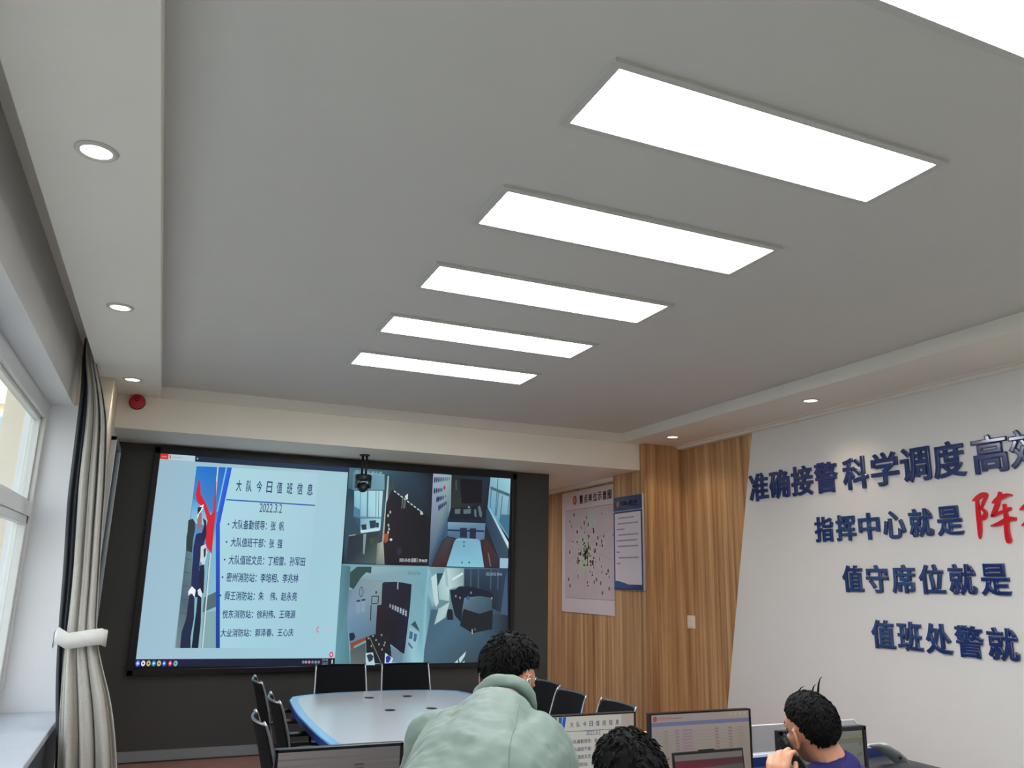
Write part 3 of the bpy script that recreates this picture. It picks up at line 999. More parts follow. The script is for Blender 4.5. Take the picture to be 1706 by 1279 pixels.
# ------------------------------------------------------------------ camera hanging from the beam
pl = (1.748, 7.85, BEAM)
o = empty('ceiling_camera', pl, 'black dome camera hanging on two rods in front of the video wall', 'camera')
for dx in (-.018, .022):
    MB().tube([(dx, 0, 0), (dx, 0, -.21)], .011, 10).build('rod', M_black, o, smooth=True)
MB().lathe([(.0005, 0), (.05, 0), (.05, -.012), (.0005, -.012)]).build('mount_plate', M_black, o)
q = MB()
q.lathe([(.0005, -.200), (.070, -.200), (.082, -.212), (.082, -.245), (.074, -.262), (.0005, -.262)], n=28)
q.build('housing', M_black, o, smooth=False, bevel=.003)
for xa, xb in ((-.078, -.056), (.056, .078)):
    MB().box(xa, xb, -.03, .03, -.335, -.25).build('yoke_arm', M_black, o, bevel=.006)
MB().ell((0, 0, -.318), (.056, .056, .058)).build('dome', M_bezel, o, smooth=True)
lt = Matrix.Translation((0, -.046, -.325)) @ Matrix.Rotation(math.radians(80), 4, 'X')
MB().lathe([(.0005, 0), (.034, 0), (.034, .014), (.026, .020), (.0005, .016)], lt).build('lens', M_black, o, smooth=True)
MB().tube([(-.04, -.048, -.288), (-.02, -.053, -.276), (.012, -.053, -.276), (.036, -.048, -.292)], .0045, 8).build('light_band', M_switch, o, smooth=True)

# ------------------------------------------------------------------ fire alarm on the beam
o = empty('fire_alarm', (-.35, YB0, 3.045), 'round red fire alarm sounder on the pale beam by the curtain', 'alarm')
R90 = Matrix.Rotation(math.radians(90), 4, 'X')
MB().lathe([(.0005, 0), (.066, 0), (.066, .018), (.060, .024), (.0005, .024)], R90, 28).build('back_plate', M_black, o, bevel=.002)
MB().lathe([(.056, .024), (.060, .03), (.060, .058), (.05, .07), (.03, .074), (.0005, .076)], R90, 28).build('sounder', M_red, o, smooth=True)
MB().lathe([(.0005, .07), (.018, .076), (.016, .088), (.0005, .094)], R90 @ Matrix.Translation((0, .012, 0)), 18).build('flash_lens', mat('dark red lens', (120, 10, 20), 0.15), o, smooth=True)

# ------------------------------------------------------------------ left wall board
lb = (XL, 7.7, 1.19)
o = empty('glass_board', lb, 'aluminium framed glass board on the left wall between curtain and video wall', 'notice board')
q = MB()
for (ya, yb, za, zb) in ((-.42, -.385, 0, 1.53), (.315, .35, 0, 1.53), (-.42, .35, 0, .035), (-.42, .35, 1.495, 1.53)):
    q.box(0, .045, ya, yb, za, zb)
q.build('frame', M_board_frame, o, bevel=.003)
MB().box(0, .032, -.385, .315, .035, 1.495).build('glass_face', M_board_face, o)

# ------------------------------------------------------------------ printed boards on the wood
XM = 4.7885
ml = (XM, 8.74, 1.248)
o = empty('map_board', ml, 'tall pale framed map sheet on the recessed wood wall beside the screens', 'map')
MB().box(-.014, 0, -.745, .715, 0, 1.502).build('backing_board', M_frame, o, bevel=.002)
bpy.context.view_layer.update()
cv = Canvas((XM - .0145, 0, 0), (0, -1, 0), (0, 0, 1), 0.00025)


def gm(px, py):
    P = at(930 + px / 5.331, 790 + py / 5.331, x=XM - .0145)
    return (-P.y, P.z)


u0, u1, w0, w1 = -9.455, -7.995, 1.248, 2.75
cv.rect(u0 + .004, w0 + .004, u1 - .004, w1 - .004, (214, 206, 212))
cv.rect(u0 + .10, w0 + .17, u1 - .06, w1 - .235, (150, 140, 150))
cv.rect(u0 + .108, w0 + .178, u1 - .068, w1 - .243, (206, 194, 200))
cv.rect(u0 + .118, w0 + .188, u1 - .078, w1 - .253, (198, 188, 196))
cv.disc((u0 + .36, w1 - .118), .048, (170, 60, 66), .06)
cv.disc((u0 + .36, w1 - .118), .026, (206, 160, 80), .034)
for i, ch in enumerate('重点单位示意图'):
    x = u0 + .49 + .118 * i
    cv.text(ch, x, w1 - .172, x + .092, w1 - .066, (52, 40, 76), 0.02, same=i > 0)
rs = random.Random(11)
cv.poly([(u0 + .62 + .17 * math.cos(t * .5) * rs.uniform(.7, 1.3), w0 + .70 + .26 * math.sin(t * .5) * rs.uniform(.7, 1.2)) for t in range(13)], (188, 200, 186))
cv.poly([(u0 + .68, w1 - .262), (u0 + .98, w1 - .262), (u0 + .93, w1 - .45), (u0 + .70, w1 - .5)], (190, 200, 204))
for (xa, ya, xb, yb) in ((.15, .9, 1.3, .62), (.3, .35, .95, 1.2), (.62, .2, .7, 1.24), (.16, .6, 1.3, 1.0), (.9, .22, .55, .9)):
    cv.line((u0 + xa, w0 + ya), (u0 + xb, w0 + yb), .005, (176, 160, 172))
for k in range(120):
    r_ = abs(rs.gauss(0, .30))
    t = rs.uniform(0, 6.283)
    x, z = .66 + r_ * 1.15 * math.cos(t), .73 + r_ * 1.15 * math.sin(t)
    if not (.16 < x < 1.34 and .21 < z < 1.22):
        continue
    col = rs.choice([(70, 84, 82), (84, 66, 72), (60, 90, 86), (170, 60, 76), (110, 84, 92), (150, 90, 104), (66, 70, 78)])
    cv.disc((u0 + x, w0 + z), rs.uniform(.006, .020), col, rs.uniform(.008, .03), same=True)
for x, z in ((1.02, .36), (1.06, .25), (.92, .4), (1.2, .5), (1.22, .3), (.2, .4), (.24, .32)):
    cv.disc((u0 + x, w0 + z), .02, (120, 110, 122), .024)
cv.build('map_print', P_print, o)

XN = 4.6885
nl = (XN, 7.64, 1.54)
o = empty('notice_board', nl, 'white rules notice with blue header and wavy blue foot on the wood column', 'notice board')
MB().box(-.022, 0, -.30, .305, 0, 1.018).build('backing_board', mat('pale notice board edge', (176, 176, 178), 0.4), o, bevel=.002)
bpy.context.view_layer.update()
cv = Canvas((XN - .0225, 0, 0), (0, -1, 0), (0, 0, 1), 0.00025)
u0, u1, w0, w1 = -7.945, -7.34, 1.54, 2.558
cv.rect(u0 + .003, w0 + .003, u1 - .003, w1 - .003, (30, 56, 104))
cv.rect(u0 + .003, w1 - .165, u1 - .003, w1 - .158, (170, 184, 206))
cv.rect(u0 + .03, w0 + .06, u1 - .03, w1 - .185, (222, 214, 224))
n = 14
top = [(u0 + .003 + (u1 - u0 - .006) * k / n, w0 + .075 + .03 * math.cos(k / n * 3.6)) for k in range(n + 1)]
cv.poly([(u0 + .003, w0 + .003)] + [(u1 - .003, w0 + .003)] + [(x, z - .006) for x, z in top[::-1]], (28, 84, 144))
cv.poly([(u0 + .003, w0 + .003), (u1 - .003, w0 + .003)] + [(x, w0 + .04 + .02 * math.cos(2 + k / n * 3.4)) for k, (x, z) in list(enumerate(top))[::-1]], (22, 60, 112))
cv.disc((u0 + .10, w1 - .082), .026, (170, 120, 70), .036)
cv.text('指挥中心值班制度', u0 + .155, w1 - .112, u1 - .09, w1 - .052, (206, 212, 226), 0.02)
for k, (a_, b_) in enumerate(((.10, .44), (.09, .52), (.07, .24), (.11, .52), (.07, .50), (.10, .52), (.07, .13), (.11, .52), (.07, .15))):
    z = w1 - .245 - .062 * k
    x = u0 + a_
    first = True
    while x < u0 + b_:
        L_ = rs.uniform(.018, .034)
        cv.rect(x, z, min(x + L_, u0 + b_), z + .014, (136, 128, 146), same=not first)
        first = False
        x += L_ + .006
cv.build('notice_print', P_print, o)

# light switch
o = empty('light_switch', (XR - .0015, 7.26, 1.23), 'small ivory light switch on the striped wood wall', 'light switch')
MB().box(-.011, 0, -.066, .066, -.066, .066).build('switch_plate', M_switch, o, bevel=.004)
MB().box(-.017, -.008, -.042, .042, -.048, .048).build('rocker', M_switch, o, bevel=.003)

# ------------------------------------------------------------------ raised letters of the slogan
LET = []
for i, ch in enumerate('准确接警科学调度高效'):
    LET.append((ch, 6.053 - [0, .285, .573, .859, 1.183, 1.478, 1.763, 2.049, 2.368, 2.64][i], 2.530, .262, .266, 0))
for i, ch in enumerate('指挥中心就是'):
    LET.append((ch, 5.260 - .2415 * i, 2.094, .206, .212, 1))
for i, ch in enumerate('值守席位就是'):
    LET.append((ch, 4.988 - .2455 * i, 1.686, .210, .213, 2))
for i, ch in enumerate('值班处警就'):
    LET.append((ch, 4.734 - .2430 * i, 1.272, .214, .213, 3))
LINES = ['top line of the wall slogan', 'second line of the wall slogan', 'third line of the wall slogan', 'lowest line of the wall slogan']
ORD = ['first', 'second', 'third', 'fourth', 'fifth', 'sixth', 'seventh', 'eighth', 'ninth', 'tenth']
cnt = {}
for ch, y, z, w, h, ln in LET:
    i = cnt.get(ln, 0)
    cnt[ln] = i + 1
    me = text_mesh(ch, 0.03, 0.022, 4)
    me.name = 'slogan_letter'
    lo3 = [min(v.co[k] for v in me.vertices) for k in range(3)]
    hi3 = [max(v.co[k] for v in me.vertices) for k in range(3)]
    for v in me.vertices:
        a, b, c = [(v.co[k] - lo3[k]) / (hi3[k] - lo3[k]) for k in range(3)]
        zf = -.0197 if v.co[2] > .04 else (-.0194 if v.co[2] > 0 else -.0015)
        v.co = (zf, (.5 - a) * w, (b - .5) * h)
    me.materials.append(M_blue_letter)
    lo = bpy.data.objects.new('slogan_letter', me)
    COL.objects.link(lo)
    lo.location = (XP, y, z)
    tag(lo, 'raised blue character %s, %s of the %s' % (ch, ORD[i], LINES[ln]), 'letter', 'blue raised characters on the white wall')


def brush(name, strokes, y, z, s, label):
    """brush written character: strokes are (points with widths) in a unit square"""
    q = MB()
    for k, st in enumerate(strokes):
        pts = []
        sub = []
        n = len(st)
        for i in range(n - 1):
            p0, p1, p2, p3 = st[max(i - 1, 0)], st[i], st[i + 1], st[min(i + 2, n - 1)]
            for j in range(5):
                t = j / 5.0
                sub.append(tuple(0.5 * ((2 * b) + (-a + c) * t + (2 * a - 5 * b + 4 * c - d) * t * t + (-a + 3 * b - 3 * c + d) * t ** 3) for a, b, c, d in zip(p0, p1, p2, p3)))
        sub.append(st[-1])
        L_, R_ = [], []
        for i, p in enumerate(sub):
            a, b = sub[max(i - 1, 0)], sub[min(i + 1, len(sub) - 1)]
            d = Vector((b[0] - a[0], b[1] - a[1]))
            nrm = Vector((-d.y, d.x)).normalized() if d.length > 1e-6 else Vector((0, 1))
            L_.append((p[0] + nrm.x * p[2], p[1] + nrm.y * p[2]))
            R_.append((p[0] - nrm.x * p[2], p[1] - nrm.y * p[2]))
        x0 = -.0004 * k
        rg = []
        for l, r in zip(L_, R_):
            f = lambda p, x: Vector((x, (0.5 - p[0]) * s[0], (p[1] - 0.5) * s[1]))
            rg.append([f(l, 0), f(r, 0), f(r, x0 - .018), f(l, x0 - .018)])
        q.rings(rg)
    o = q.build(name, M_red_letter)
    o.location = (XP, y, z)
    tag(o, label, 'letter', 'red brush characters on the white wall')


ZHEN = [[(.02, .86, .012), (.16, .92, .05), (.30, .98, .045), (.38, .96, .03), (.30, .84, .03), (.20, .68, .02)],
        [(.20, .70, .02), (.30, .60, .035), (.26, .50, .05), (.12, .44, .02)],
        [(.13, .88, .03), (.12, .60, .045), (.12, .34, .05), (.10, .14, .035), (.09, .04, .008)],
        [(.50, .78, .015), (.66, .86, .05), (.88, .92, .035), (.98, .90, .01)],
        [(.72, 1.0, .03), (.62, .76, .045), (.50, .56, .04), (.46, .50, .02), (.64, .56, .03), (.92, .64, .03)],
        [(.40, .30, .012), (.60, .34, .04), (.84, .42, .05), (1.0, .42, .03)],
        [(.78, .74, .03), (.78, .44, .045), (.76, .16, .05), (.78, -.02, .06), (.80, -.06, .02)]]
DI = [[(.0, .56, .012), (.12, .62, .045), (.30, .70, .04), (.38, .70, .01)],
      [(.20, .92, .03), (.18, .60, .045), (.16, .30, .03)],
      [(.0, .24, .012), (.14, .30, .045), (.36, .42, .03)],
      [(.44, .56, .02), (.66, .66, .045), (.90, .74, .04), (.86, .50, .03), (.80, .44, .012)],
      [(.66, .98, .03), (.66, .66, .045), (.64, .36, .03)],
      [(.52, .80, .03), (.50, .44, .045), (.50, .20, .045), (.62, .08, .05), (.86, .08, .05), (1.0, .14, .03), (1.0, .30, .01)]]
brush('slogan_brush_letter', ZHEN, 3.711, 2.105, (.30, .32), 'large red brush written character at the right end of the second slogan line')
brush('slogan_brush_letter', DI, 3.375, 2.115, (.30, .32), 'red brush written character mostly cut off at the right picture edge')

# ------------------------------------------------------------------ curtain
cu = empty('curtain', (-.55, 6.1, 0), 'grey beige curtain with dark lining tied back beside the window', 'curtain')
cl = Vector((-.55, 6.1, 0))


def sheet(name, rows, nf, amp, m, parent, phase=0.0, n=120):
    """pleated cloth: rows of (z, y, left x, right x, pleat depth)"""
    dense = []
    for a, b in zip(rows, rows[1:]):
        k = max(1, int(abs(a[0] - b[0]) / .06))
        for j in range(k):
            t = j / k
            dense.append([p + (q_ - p) * t for p, q_ in zip(a, b)])
    dense.append(list(rows[-1]))
    for _ in range(3):
        dense = [dense[0]] + [[(a[i] + 2 * b[i] + c_[i]) / 4 for i in range(5)] for a, b, c_ in zip(dense, dense[1:], dense[2:])] + [dense[-1]]
    q = MB()
    rg = []
    for z, y, xl, xr, am in dense:
        ring = []
        for k in range(n + 1):
            u = k / n
            w_ = math.sin(2 * math.pi * nf * u + phase + .5 * math.sin(3 * u + z)) + .35 * math.sin(2 * math.pi * nf * 2.3 * u + 1.7)
            edge = min(1, 6 * u, 6 * (1 - u))
            x = xl + (xr - xl) * (u + .03 * math.sin(2 * math.pi * nf * u + 1.2) * edge)
            ring.append(Vector((x, y + am * amp * w_ + .05 * (u - .5) * 0, z)) - cl)
        rg.append(ring)
    q.rings(rg, cap=False, closed=False)
    o = q.build(name, m, parent, smooth=True)
    s_ = o.modifiers.new('thickness', 'SOLIDIFY')
    s_.thickness = .004
    return o


def crow(py, y, a, b, am):
    A, B = at(a, py, y=y), at(b, py, y=y)
    return (A.z, y, A.x, B.x, am)


rows = [(3.31, 6.40, -.70, -.63, .5), (3.14, 6.40, -.69, -.622, .6)]
rows += [crow(*r) for r in ((640, 6.36, 147, 171, .8), (700, 6.30, 143, 180, 1), (800, 6.22, 131, 177, 1), (880, 6.14, 126, 171, 1), (960, 6.08, 121, 166, .8), (1040, 6.02, 113, 161, .6), (1066, 6.0, 108, 160, .5), (1110, 5.98, 104, 170, .7), (1170, 5.95, 99, 186, .9), (1220, 5.93, 97, 191, 1), (1279, 5.92, 95, 195, 1))]
zl = rows[-1]
rows.append((.03, 5.92, zl[2] + .01, zl[3] + .05, 1.1))
sheet('drape', rows, 3.6, .042, M_drape, cu)
rows = [(3.31, 6.47, -.715, -.66, .5), (3.12, 6.47, -.715, -.64, .6)]
rows += [crow(*r) for r in ((640, 6.44, 136, 158, .8), (700, 6.39, 128, 155, .8), (830, 6.31, 112, 140, .8), (950, 6.20, 105, 132, .8), (1050, 6.10, 97, 120, .6), (1120, 6.06, 93, 118, .6), (1170, 6.03, 92, 120, .6), (1205, 6.02, 93, 128, .6), (1279, 6.0, 92, 140, .6))]
zl = rows[-1]
rows.append((.03, 6.0, zl[2], zl[3], .7))
sheet('lining', rows, 3.0, .016, M_lining, cu, 1.0)
q = MB()
A, B, Cc, Dd = at(90, 1066, y=5.98), at(112, 1068, y=5.93), at(150, 1062, y=5.90), at(178, 1064, y=5.95)
path = [A, at(96, 1058, y=5.93), B, Cc, at(168, 1060, y=5.91), Dd, Dd + Vector((-.01, .12, .0)), at(140, 1058, y=6.12), at(100, 1056, y=6.12), A + Vector((-.01, .04, 0))]
hh = .05
rg = []
for p in path:
    d = Vector((0, 0, hh))
    rg.append([p - cl - d, p - cl + d, p - cl + d + Vector((0, .006, 0)), p - cl - d + Vector((0, .006, 0))])
q.rings(rg)
q.build('tieback', M_tie, cu, smooth=True)
# ------------------------------------------------------------------ conference table
tl = Vector((1.655, 5.28, 0))
o = empty('conference_table', tl, 'long white glossy conference table with blue rim in front of the video wall', 'table')


def t_outline(d):
    pts = []
    L_, W_ = 1.30 - d, 0.735 - d
    for k in range(15):                                   # right side, then the far end, then back
        v = -1 + 2 * k / 14.0
        pts.append((W_ - .055 * v * v - (0.03 if k in (0, 14) else 0), (L_ - .16) * v))
    for k in range(1, 12):
        u = 1 - 2 * k / 12.0
        pts.append(((W_ - .085) * u, L_ - .14 * abs(u) ** 2.6))
    n = len(pts)
    for k in range(15):
        v = 1 - 2 * k / 14.0
        pts.append((-(W_ - .055 * v * v - (0.03 if k in (0, 14) else 0)), (L_ - .16) * v))
    for k in range(1, 12):
        u = -1 + 2 * k / 12.0
        pts.append(((W_ - .085) * u, -(L_ - .14 * abs(u) ** 2.6)))
    return pts


MB().prism([(x, y, .715) for x, y in t_outline(.046)], (0, 0, .035)).build('table_top', M_table, o)
q = MB()
a, b = t_outline(.046), t_outline(0)
q.rings([[(x, y, .749) for x, y in a], [(x, y, .749) for x, y in b], [(x, y, .742) for x, y in t_outline(-.004)]], cap=False)
q.build('rim', M_rim, o)
q = MB()
q.rings([[(x, y, .742) for x, y in t_outline(-.004)], [(x, y, .70) for x, y in t_outline(0)], [(x, y, .69) for x, y in t_outline(.06)], [(x, y, .716) for x, y in t_outline(.07)]], cap=False)
q.build('edge_band', M_tableside, o)
for y in (-.75, .75):
    q = MB()
    q.box(-.36, .36, y - .04, y + .04, 0.0, .70)
    q.box(-.42, .42, y - .09, y + .09, 0.0, .04)
    q.build('leg', M_deskwhite, o, bevel=.01)
MB().box(-.03, .03, -.71, .71, .25, .60).build('modesty_panel', M_tableside, o)
for y in (-.28, .32, .925):
    for x in (-.125, .17):
        q = MB()
        q.lathe([(.0005, 0), (.036, 0), (.036, .004), (.030, .006), (.0005, .006)], Matrix.Translation((x, y, .7485)), 20)
        q.build('cable_grommet', M_black, o)


# ------------------------------------------------------------------ conference chairs
def make_chair(label, loc, rz):
    o = empty('mesh_chair', loc, label, 'chair', 'black mesh chairs around the conference table', rz)
    # curved back, thin, leaning
    q = MB()
    rg = []
    N_ = 14
    for k in range(12):
        f = k / 11.0
        z = .50 + .405 * f
        y0 = -.20 - .07 * f - .03 * f * f
        hw = .205 - .012 * f
        if k == 11:
            hw -= .012
        fr = [Vector((hw * (-1 + 2 * j / N_), y0 - .035 * (1 - (-1 + 2 * j / N_) ** 2), z)) for j in range(N_ + 1)]
        bk = [p + Vector((0, -.012, 0)) for p in fr[::-1]]
        rg.append(fr + bk)
    q.rings(rg)
    q.build('backrest', M_mesh, o, smooth=False)
    q = MB()
    q.prism([(-.21, -.21, .455), (.21, -.21, .455), (.225, .10, .455), (.20, .23, .44), (-.20, .23, .44), (-.225, .10, .455)], (0, 0, -.05))
    q.build('seat', M_mesh, o, bevel=.015)
    for s in (-1, 1):
        x = .216 * s
        q = MB()
        pts = [(x * .93, -.318, .925), (x * .94, -.302, .905), (x * .95, -.285, .86), (x * .98, -.245, .72), (x, -.212, .56), (x * 1.03, -.18, .45), (x * 1.06, -.02, .425), (x * 1.06, .18, .415), (x * 1.06, .235, .38), (x * 1.06, .235, .10), (x * 1.06, .22, .03), (x * 1.06, .17, .011), (x * 1.06, -.22, .011)]
        q.tube(pts, .0075, 8)
        q.build('side_frame', M_chrome, o, smooth=True)
        q = MB()
        q.tube([(x * 1.04, -.235, .66), (x * 1.05, -.18, .668), (x * 1.05, .06, .665), (x * 1.05, .10, .64), (x * 1.05, .12, .44)], [.012, .016, .016, .013, .010], 8)
        q.build('armrest', M_black, o, smooth=True)
    MB().tube([(-.216 * 1.06, -.22, .011), (.216 * 1.06, -.22, .011)], .0095, 8).build('floor_bar', M_chrome, o, smooth=True)
    q = MB()
    q.tube([(.201 * (-1 + 2 * j / 10.0), -.312 - .034 * (1 - (-1 + 2 * j / 10.0) ** 2), .912) for j in range(11)], .0075, 8)
    q.build('top_bar', M_chrome if abs(rz) < 2.5 else M_mesh, o, smooth=True)
    return o


make_chair('left one of two black chairs at the table end under the video wall', (1.452, 6.60, 0), math.pi)
make_chair('right one of two black chairs at the table end under the video wall', (2.0, 6.60, 0), math.pi)
make_chair('black chair on the left side of the white table, farthest of three toward the screens', (1.02, 6.10, 0), -math.pi / 2)
make_chair('black chair with chrome frame, middle of three along the left table side', (1.02, 5.18, 0), -math.pi / 2)
make_chair('black chair with chrome frame, nearest of three along the left table side', (.86, 4.50, 0), -math.pi / 2)
make_chair('black chair on the right table side, just beside the bending man\'s ear', (2.33, 5.45, 0), math.pi / 2)
make_chair('black chair on the right table side, middle one in front of the wood wall', (2.26, 4.94, 0), math.pi / 2)
make_chair('black chair on the right table side, right of three above the roster monitor', (2.31, 4.43, 0), math.pi / 2)

# ------------------------------------------------------------------ duty desk with low partition and acrylic screen
DZ = .68
dl = Vector((2.05, 3.1, 0))
o = empty('duty_desk', dl, 'long operator desk with blue low partition where the monitors stand', 'desk')
MB().box(.40, 4.0, 2.40, 3.70, DZ - .03, DZ).build('desk_top', M_desk, o, bevel=.004, xf=inv(dl))
for x in (.60, 1.4, 2.7, 3.96):
    MB().box(x, x + .03, 2.5, 3.70, 0, DZ - .03).build('leg_panel', M_deskwhite, o, xf=inv(dl))
q = MB()
q.box(.57, 4.0, 3.716, 3.745, 0, .726)
q.build('front_panel', M_deskwhite, o, xf=inv(dl))
MB().box(.57, 4.0, 3.70, 3.715, .30, .726).build('blue_panel', M_deskblue, o, xf=inv(dl))
MB().box(.57, 4.0, 3.70, 3.75, .726, .738).build('white_cap', M_acryl_edge, o, xf=inv(dl))
sl_ = Vector((2.05, 3.73, .738))
o = empty('acrylic_screen', sl_, 'clear acrylic screen with bright edge standing on the desk partition', 'desk screen')
pa = [(.58, .738), (3.83, .738), (3.83, .825), (3.77, .876), (.58, .884)]
MB().prism([(x, 3.726, z) for x, z in pa], (0, .008, 0)).build('pane', M_acryl, o, xf=inv(sl_))
q = MB()
q.tube([(.58, 3.73, .884), (3.77, 3.73, .876)], .005, 6)
q.build('top_edge', M_acryl_edge, o, xf=inv(sl_))
MB().tube([(3.77, 3.73, .876), (3.83, 3.73, .825), (3.83, 3.73, .740)], .005, 6).build('end_edge', M_acryl_edge, o, xf=inv(sl_))


# ------------------------------------------------------------------ monitors
def monitor(label, x0, x1, y, z0, z1, bz, paint, base_z=DZ + .0015, name='monitor', case=None):
    loc = Vector(((x0 + x1) / 2, y, base_z))
    o = empty(name, loc, label, 'monitor', 'desk monitors')
    q = MB()
    q.box(x0, x1, y + .006, y + .03, z0, z1)
    q.box(x0 + .08, x1 - .08, y + .03, y + .055, z0 + .06, z1 - .05)
    for (a, b, c_, d_) in ((x0, x0 + bz, z0, z1), (x1 - bz, x1, z0, z1), (x0, x1, z0, z0 + bz * 1.3), (x0, x1, z1 - bz, z1)):
        q.box(a, b, y - .003, y + .006, c_, d_)
    q.build('casing', case or M_bezel, o, bevel=.002, xf=inv(loc))
    cxm = loc.x
    q = MB()
    q.box(cxm - .03, cxm + .03, y + .05, y + .075, base_z + .008, z0 + .12)
    q.build('stand_neck', M_black, o, bevel=.004, xf=inv(loc))
    MB().box(cxm - .11, cxm + .11, y - .06, y + .12, base_z, base_z + .01).build('stand_base', M_black, o, bevel=.004, xf=inv(loc))
    bpy.context.view_layer.update()
    cv = Canvas((x0 + bz, y + .0055, z0 + bz * 1.3), (1, 0, 0), (0, 0, 1), .0001)
    paint(cv, x1 - x0 - 2 * bz, z1 - z0 - 2.3 * bz)
    cv.build('screen', D_mon, o)
    return o


def paint_grey(cv, w, h):
    cv.poly([(0, 0), (w, 0), (w, h), (0, h)], [(84, 82, 80), (76, 74, 72), (88, 84, 84), (110, 104, 104)])
    for k in range(12):
        cv.rect(0, h - .03 - .022 * k, w, h - .024 - .022 * k, (96, 90, 88) if k % 2 else (90, 86, 84))
    cv.rect(.01, h - .012, .04, h - .005, (120, 90, 92))
    for k in range(4):
        cv.rect(w * .62, h - .06 - .014 * k, w * .70, h - .053 - .014 * k, (64, 58, 54))


def paint_slide(cv, w, h):
    cv.rect(0, 0, w, h, (150, 138, 130))
    xa, xb = S1(398, 200)[0], S1(1153, 200)[0]
    za, zb = S1(398, 172)[1], S1(283, 1120)[1]
    T = lambda x, z: ((x - xa) / (xb - xa) * (w - .03) + .045, h - .003 - (za - z) / (za - zb) * (h + .005))
    # the picture strip leans out to the left of the visible slide
    draw_slide(cv, T, (1.02, .80, .72))


def paint_web(cv, w, h):
    g_ = lambda px, py: ((px - 100) / 1085.0 * w, h - (py - 195) / 700.0 * h * 1.0)
    R_ = lambda a, b, c_, d_, col: cv.rect(*g_(a, d_), *g_(c_, b), col)
    cv.poly([(0, 0), (w, 0), (w, h), (0, h)], [(120, 112, 104), (118, 108, 100), (136, 126, 118), (132, 124, 124)])
    R_(100, 262, 1185, 296, (92, 96, 122))
    cv.disc(g_(146, 232), .011, (150, 60, 56), .012)
    cv.text('119接处警信息管理平台', *g_(170, 246), *g_(330, 214), (146, 78, 76), .01)
    R_(335, 228, 440, 236, (112, 84, 82))
    for k in range(4):
        R_(960 + 55 * k, 210, 985 + 55 * k, 235, (146, 142, 104))
    for k in range(13):
        y = 330 + 26 * k
        R_(120, y + 20, 1170, y + 22, (112, 102, 96))
        for a, b, c_ in ((235, 275, (118, 108, 92)), (355, 395, (112, 96, 104)), (430, 540, (124, 98, 116)), (790, 830, (112, 92, 84)), (940, 980, (112, 92, 84)), (1040, 1120, (124, 112, 104))):
            if k < 8 or a < 300:
                R_(a, y + 3, b, y + 14, c_)
    R_(235, 560, 280, 572, (84, 74, 70))
    for k in range(5):
        R_(320 + 160 * k, 600, 420 + 160 * k, 612, (112, 108, 84))


def paint_office(cv, w, h):
    cv.poly([(0, 0), (w, 0), (w, h), (0, h)], [(70, 74, 68), (76, 76, 70), (106, 108, 102), (104, 108, 104)])
    cv.rect(0, h - .028, w, h - .018, (104, 108, 74))
    cv.rect(0, h - .05, w, h - .03, (92, 92, 84))
    for x, y in ((w - .02, h - .062), (w - .022, h - .10), (w - .035, h - .105), (w - .06, h - .16)):
        cv.rect(x, y, x + .010, y + .012, (72, 82, 70))
    for k in range(6):
        cv.rect(.03, .02 + .03 * k, w * .6, .025 + .03 * k, (94, 98, 92))


monitor('monitor with grey page at the lower left, in front of the conference table', .447, .921, 3.15, .735, 1.016, .012, paint_grey)
monitor('monitor showing the small copy of the duty roster slide, beside the bending man', 1.535, 2.041, 3.30, .735, 1.055, .006, paint_slide)
monitor('tall monitor with web page table in front of the wood wall', 2.052, 2.604, 3.20, .70, 1.060, .007, paint_web)
xa, xb = at(1298, 1220, y=2.8).x, at(1442, 1212, y=2.8).x
monitor('thick framed dark monitor behind the head of the man on the phone', xa, xb, 2.80, .70, 1.035, .017, paint_office)

# laptop in front of the web page monitor
pa, pb = at(1128, 1262, y=2.72), at(1247, 1255, y=2.72)
ll = Vector(((pa.x + pb.x) / 2, 2.66, DZ + .0015))
o = empty('laptop', ll, 'black laptop with dark red screen band in front of the tall web page monitor', 'laptop')
lw, lh = (pb.x - pa.x) / 2, (pa.z + pb.z) / 2 - DZ
LM = Matrix.Translation((0, .06, .014)) @ Matrix.Rotation(math.radians(-6), 4, 'X')
q = MB()
q.box(-lw, lw, 0, .008, 0, lh, LM)
q.build('lid', M_black, o, bevel=.003)
MB().box(-.045, .03, -.0005, .007, lh - .002, lh + .004, LM).build('camera_bump', M_black, o, bevel=.002)
MB().box(-lw, lw, -.17, .06, 0, .014).build('base', M_black, o, bevel=.004)
q = MB()
for r in range(5):
    for k in range(12):
        x = -lw + .02 + (2 * lw - .04) * k / 12.0
        q.box(x, x + (2 * lw - .04) / 12.0 - .003, -.06 + .02 * r, -.044 + .02 * r, .0138, .0158)
q.build('keyboard', M_desk, o)
bpy.context.view_layer.update()
W4 = Matrix.Translation(ll) @ LM
cv = Canvas(W4 @ Vector((-lw + .008, -.0006, .012)), W4.to_3x3() @ Vector((1, 0, 0)), W4.to_3x3() @ Vector((0, 0, 1)), .0001)
w_, h_ = 2 * lw - .016, lh - .022
cv.rect(0, 0, w_, h_, (70, 68, 66))
cv.rect(0, h_ - .02, w_, h_, (96, 90, 86))
cv.poly([(0, h_ - .052), (w_, h_ - .045), (w_, h_ - .022), (0, h_ - .022)], [(92, 22, 32), (64, 40, 42), (58, 28, 32), (78, 34, 38)])
for k in range(5):
    cv.rect(.01, h_ - .075 - .02 * k, w_ * .7, h_ - .07 - .02 * k, (90, 86, 82))
cv.build('screen', D_mon, o)

